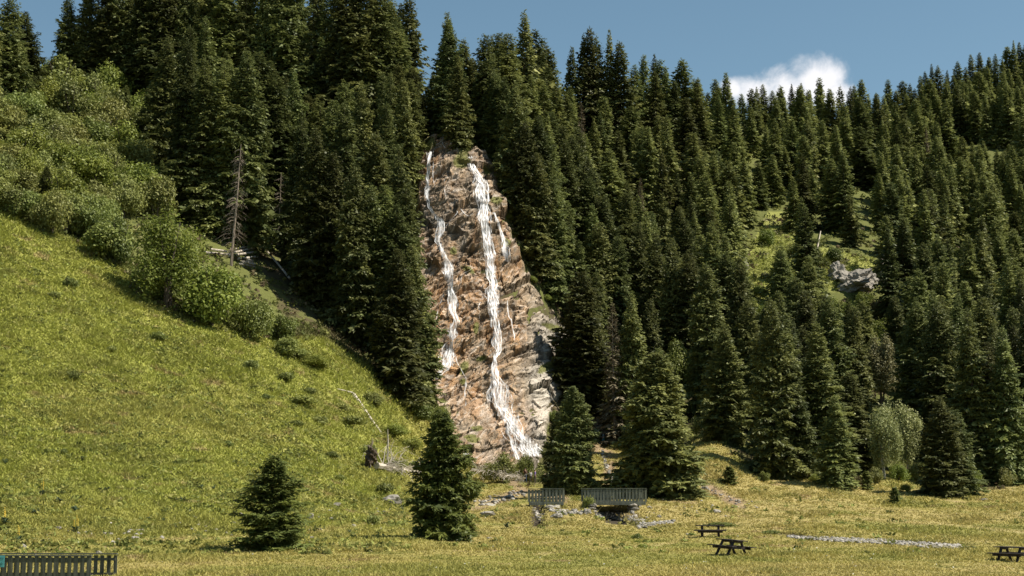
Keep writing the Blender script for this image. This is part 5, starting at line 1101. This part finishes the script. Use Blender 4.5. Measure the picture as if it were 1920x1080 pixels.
# ------------------------------------------------------------------ people
M_skin = plain('skin', (.45, .28, .20), .6)
def person(px, py, Y, face, label, top, legs, hairc, pose='stand', pack=None, hgt=1.72):
    X = xw(px, py, Y); Z = pz(py, Y); Z = max(Z, gz(X, Y))
    k = hgt / 1.75; J = {}; E = []
    def j(n, p, r): J[n] = (Vector(p) * k, r * k)
    if pose == 'sit':
        j('pelvis', (0, 0, .50), .15); j('waist', (0, .06, .68), .13); j('chest', (0, .12, .92), .16); j('neck', (0, .17, 1.08), .06); j('head1', (0, .20, 1.17), .085); j('head2', (0, .22, 1.29), .085)
        for s, q in ((-1, 'L'), (1, 'R')):
            j('hip' + q, (s * .10, .05, .48), .10); j('knee' + q, (s * .14, .48, .50), .065); j('ank' + q, (s * .14, .44, .08), .04); j('toe' + q, (s * .15, .60, .04), .035)
            j('sh' + q, (s * .19, .12, 1.0), .065); j('elb' + q, (s * .25, .28, .76), .042); j('wri' + q, (s * .14, .46, .66), .028)
    else:
        st = .12 if pose == 'walk' else 0.02
        j('pelvis', (0, 0, .95), .13); j('waist', (0, 0, 1.10), .12); j('chest', (0, .01, 1.32), .155); j('neck', (0, .02, 1.48), .055); j('head1', (0, .03, 1.57), .082); j('head2', (0, .03, 1.68), .085)
        for s, q in ((-1, 'L'), (1, 'R')):
            f = s * st; j('hip' + q, (s * .10, 0, .90), .095); j('knee' + q, (s * .11, f * .9 + .03, .48), .062); j('ank' + q, (s * .12, f * 1.6, .08), .042); j('toe' + q, (s * .13, f * 1.6 + .15, .035), .035)
            bend = .30 if pose == 'photo' else .06
            j('sh' + q, (s * .19, 0, 1.40), .065)
            if pose == 'photo': j('elb' + q, (s * .26, .14, 1.16), .042); j('wri' + q, (s * .10, .30, 1.40), .028)
            else: j('elb' + q, (s * .25, -f * .6, 1.12), .042); j('wri' + q, (s * .27, -f * 1.1 + .08, .87), .028)
    for q in 'LR':
        w = J['wri' + q][0]; d = (w - J['elb' + q][0]).normalized(); sgn = 1 if q == 'R' else -1; x = d.cross(Vector((0, 1, 0.2))).normalized()
        J['palm' + q] = (w + d * .07 * k, .030 * k); E += [('wri' + q, 'palm' + q)]
        for i, ln in enumerate((.068, .078, .072, .056)):
            b = w + d * .10 * k + x * (i - 1.5) * .022 * k; n1 = 'f%d%s' % (i, q); J[n1] = (b, .009 * k); J[n1 + 'e'] = (b + d * ln * k * .8 + Vector((0, .02, 0)) * k, .008 * k); E += [('palm' + q, n1), (n1, n1 + 'e')]
        J['th' + q] = (w + d * .05 * k - x * sgn * .05 * k, .010 * k); J['the' + q] = (w + d * .10 * k - x * sgn * .062 * k, .008 * k); E += [('wri' + q, 'th' + q), ('th' + q, 'the' + q)]
        E += [('pelvis', 'hip' + q), ('hip' + q, 'knee' + q), ('knee' + q, 'ank' + q), ('ank' + q, 'toe' + q), ('chest', 'sh' + q), ('sh' + q, 'elb' + q), ('elb' + q, 'wri' + q)]
    J['nose'] = (J['head1'][0] + Vector((0, .10, .045)) * k, .018 * k)
    E += [('pelvis', 'waist'), ('waist', 'chest'), ('chest', 'neck'), ('neck', 'head1'), ('head1', 'head2'), ('head1', 'nose')]
    names = list(J); me = bpy.data.meshes.new('body'); me.from_pydata([J[n][0] for n in names], [(names.index(a), names.index(b)) for a, b in E], []); tmp = bpy.data.objects.new('tmp', me); col.objects.link(tmp)
    sk = tmp.modifiers.new('s', 'SKIN'); ss = tmp.modifiers.new('u', 'SUBSURF'); ss.levels = ss.render_levels = 1
    for i, n in enumerate(names): v = me.skin_vertices[0].data[i]; v.radius = (J[n][1], J[n][1]); v.use_root = (n == 'pelvis')
    dg = bpy.context.evaluated_depsgraph_get(); dg.update(); body = bpy.data.meshes.new_from_object(tmp.evaluated_get(dg)); bpy.data.objects.remove(tmp); body.name = 'body'
    body.materials.clear(); mt, ml, ms = plain('clothing_top', top), plain('clothing_legs', legs), plain('shoes', (.04, .035, .03))
    for m_ in (M_skin, mt, ml, ms): body.materials.append(m_)
    segs = [(J[a][0], J[b][0], g) for a, b, g in [('pelvis', 'waist', 1), ('waist', 'chest', 1), ('chest', 'shL', 1), ('chest', 'shR', 1), ('shL', 'elbL', 1), ('shR', 'elbR', 1), ('neck', 'head1', 0), ('head1', 'head2', 0), ('elbL', 'wriL', 0), ('elbR', 'wriR', 0), ('wriL', 'palmL', 0), ('wriR', 'palmR', 0), ('f1L', 'f1Le', 0), ('f1R', 'f1Re', 0), ('pelvis', 'hipL', 2), ('pelvis', 'hipR', 2), ('hipL', 'kneeL', 2), ('hipR', 'kneeR', 2), ('kneeL', 'ankL', 2), ('kneeR', 'ankR', 2), ('ankL', 'toeL', 3), ('ankR', 'toeR', 3)]]
    for p in body.polygons:
        c = p.center; best = 9; g = 0
        for a, b, gg in segs:
            ab = b - a; t = max(0, min(1, (c - a).dot(ab) / max(ab.length_squared, 1e-9))); dd = (c - a - ab * t).length
            if dd < best: best = dd; g = gg
        p.material_index = g; p.use_smooth = True
    root = empty('person', (X, Y, Z), face); link('body', body, root)
    bm = bmesh.new(); bmesh.ops.create_uvsphere(bm, u_segments=14, v_segments=10, radius=.112 * k); h2 = J['head2'][0]
    for v in bm.verts: v.co.z *= .95; v.co.y -= .018; v.co += h2 + Vector((0, -.012, -.01))
    bmesh.ops.delete(bm, geom=[v for v in bm.verts if (v.co.z < h2.z - .03 and v.co.y > h2.y - .02) or v.co.z < h2.z - .13], context='VERTS')
    hm = bpy.data.meshes.new('hair'); bm.to_mesh(hm); bm.free(); hm.materials.append(plain('hair', hairc)); link('hair', hm, root)
    m = MB()
    for s in (-1, 1): e = J['head1'][0] + Vector((s * .03, .082, .065)) * k; m.tube([e, e + Vector((0, .012, 0))], [.012, .006], 6)
    m.build('eyes', plain('eyes', (.03, .03, .03)), root)
    if pack:
        bm = bmesh.new(); bmesh.ops.create_cube(bm, size=1); bmesh.ops.bevel(bm, geom=bm.edges[:], offset=.18, segments=2, affect='EDGES'); c = J['chest'][0]
        for v in bm.verts: v.co = Vector((v.co.x * .30, v.co.y * .20 - .22, v.co.z * .46 - .05)) * k + c
        pm = bpy.data.meshes.new('backpack'); bm.to_mesh(pm); bm.free(); pm.materials.append(plain('backpack_cloth', pack)); link('backpack', pm, root)
    tag(root, label, 'person'); return root
YP = 174
person(985, 918, YP, 2.9, 'person in a dark brown top and blue jeans standing left of the smaller bridge', (.06, .025, .02), (.05, .07, .14), (.04, .025, .015), 'photo')
person(995, 916, YP - 2, 0.3, 'person in a light grey top between the dark-topped and the purple-topped person', (.35, .33, .32), (.06, .05, .05), (.10, .06, .03), 'stand', hgt=1.45)
person(1003, 917.5, 168, -1.2, 'person in a purple shirt sitting behind the smaller bridge', (.28, .20, .50), (.09, .07, .06), (.12, .08, .05), 'stand', hgt=1.55)
person(1131.5, 844, 204, 1.9, 'person in light blue with a dark backpack walking on the path behind the trees', (.25, .42, .60), (.05, .20, .26), (.35, .30, .25), 'walk', pack=(.02, .03, .07))
person(1121, 842, 208, 2.4, 'person in dark clothing with a white patch just left of the light blue walker', (.03, .03, .04), (.5, .48, .45), (.03, .02, .02), 'stand', hgt=1.6)
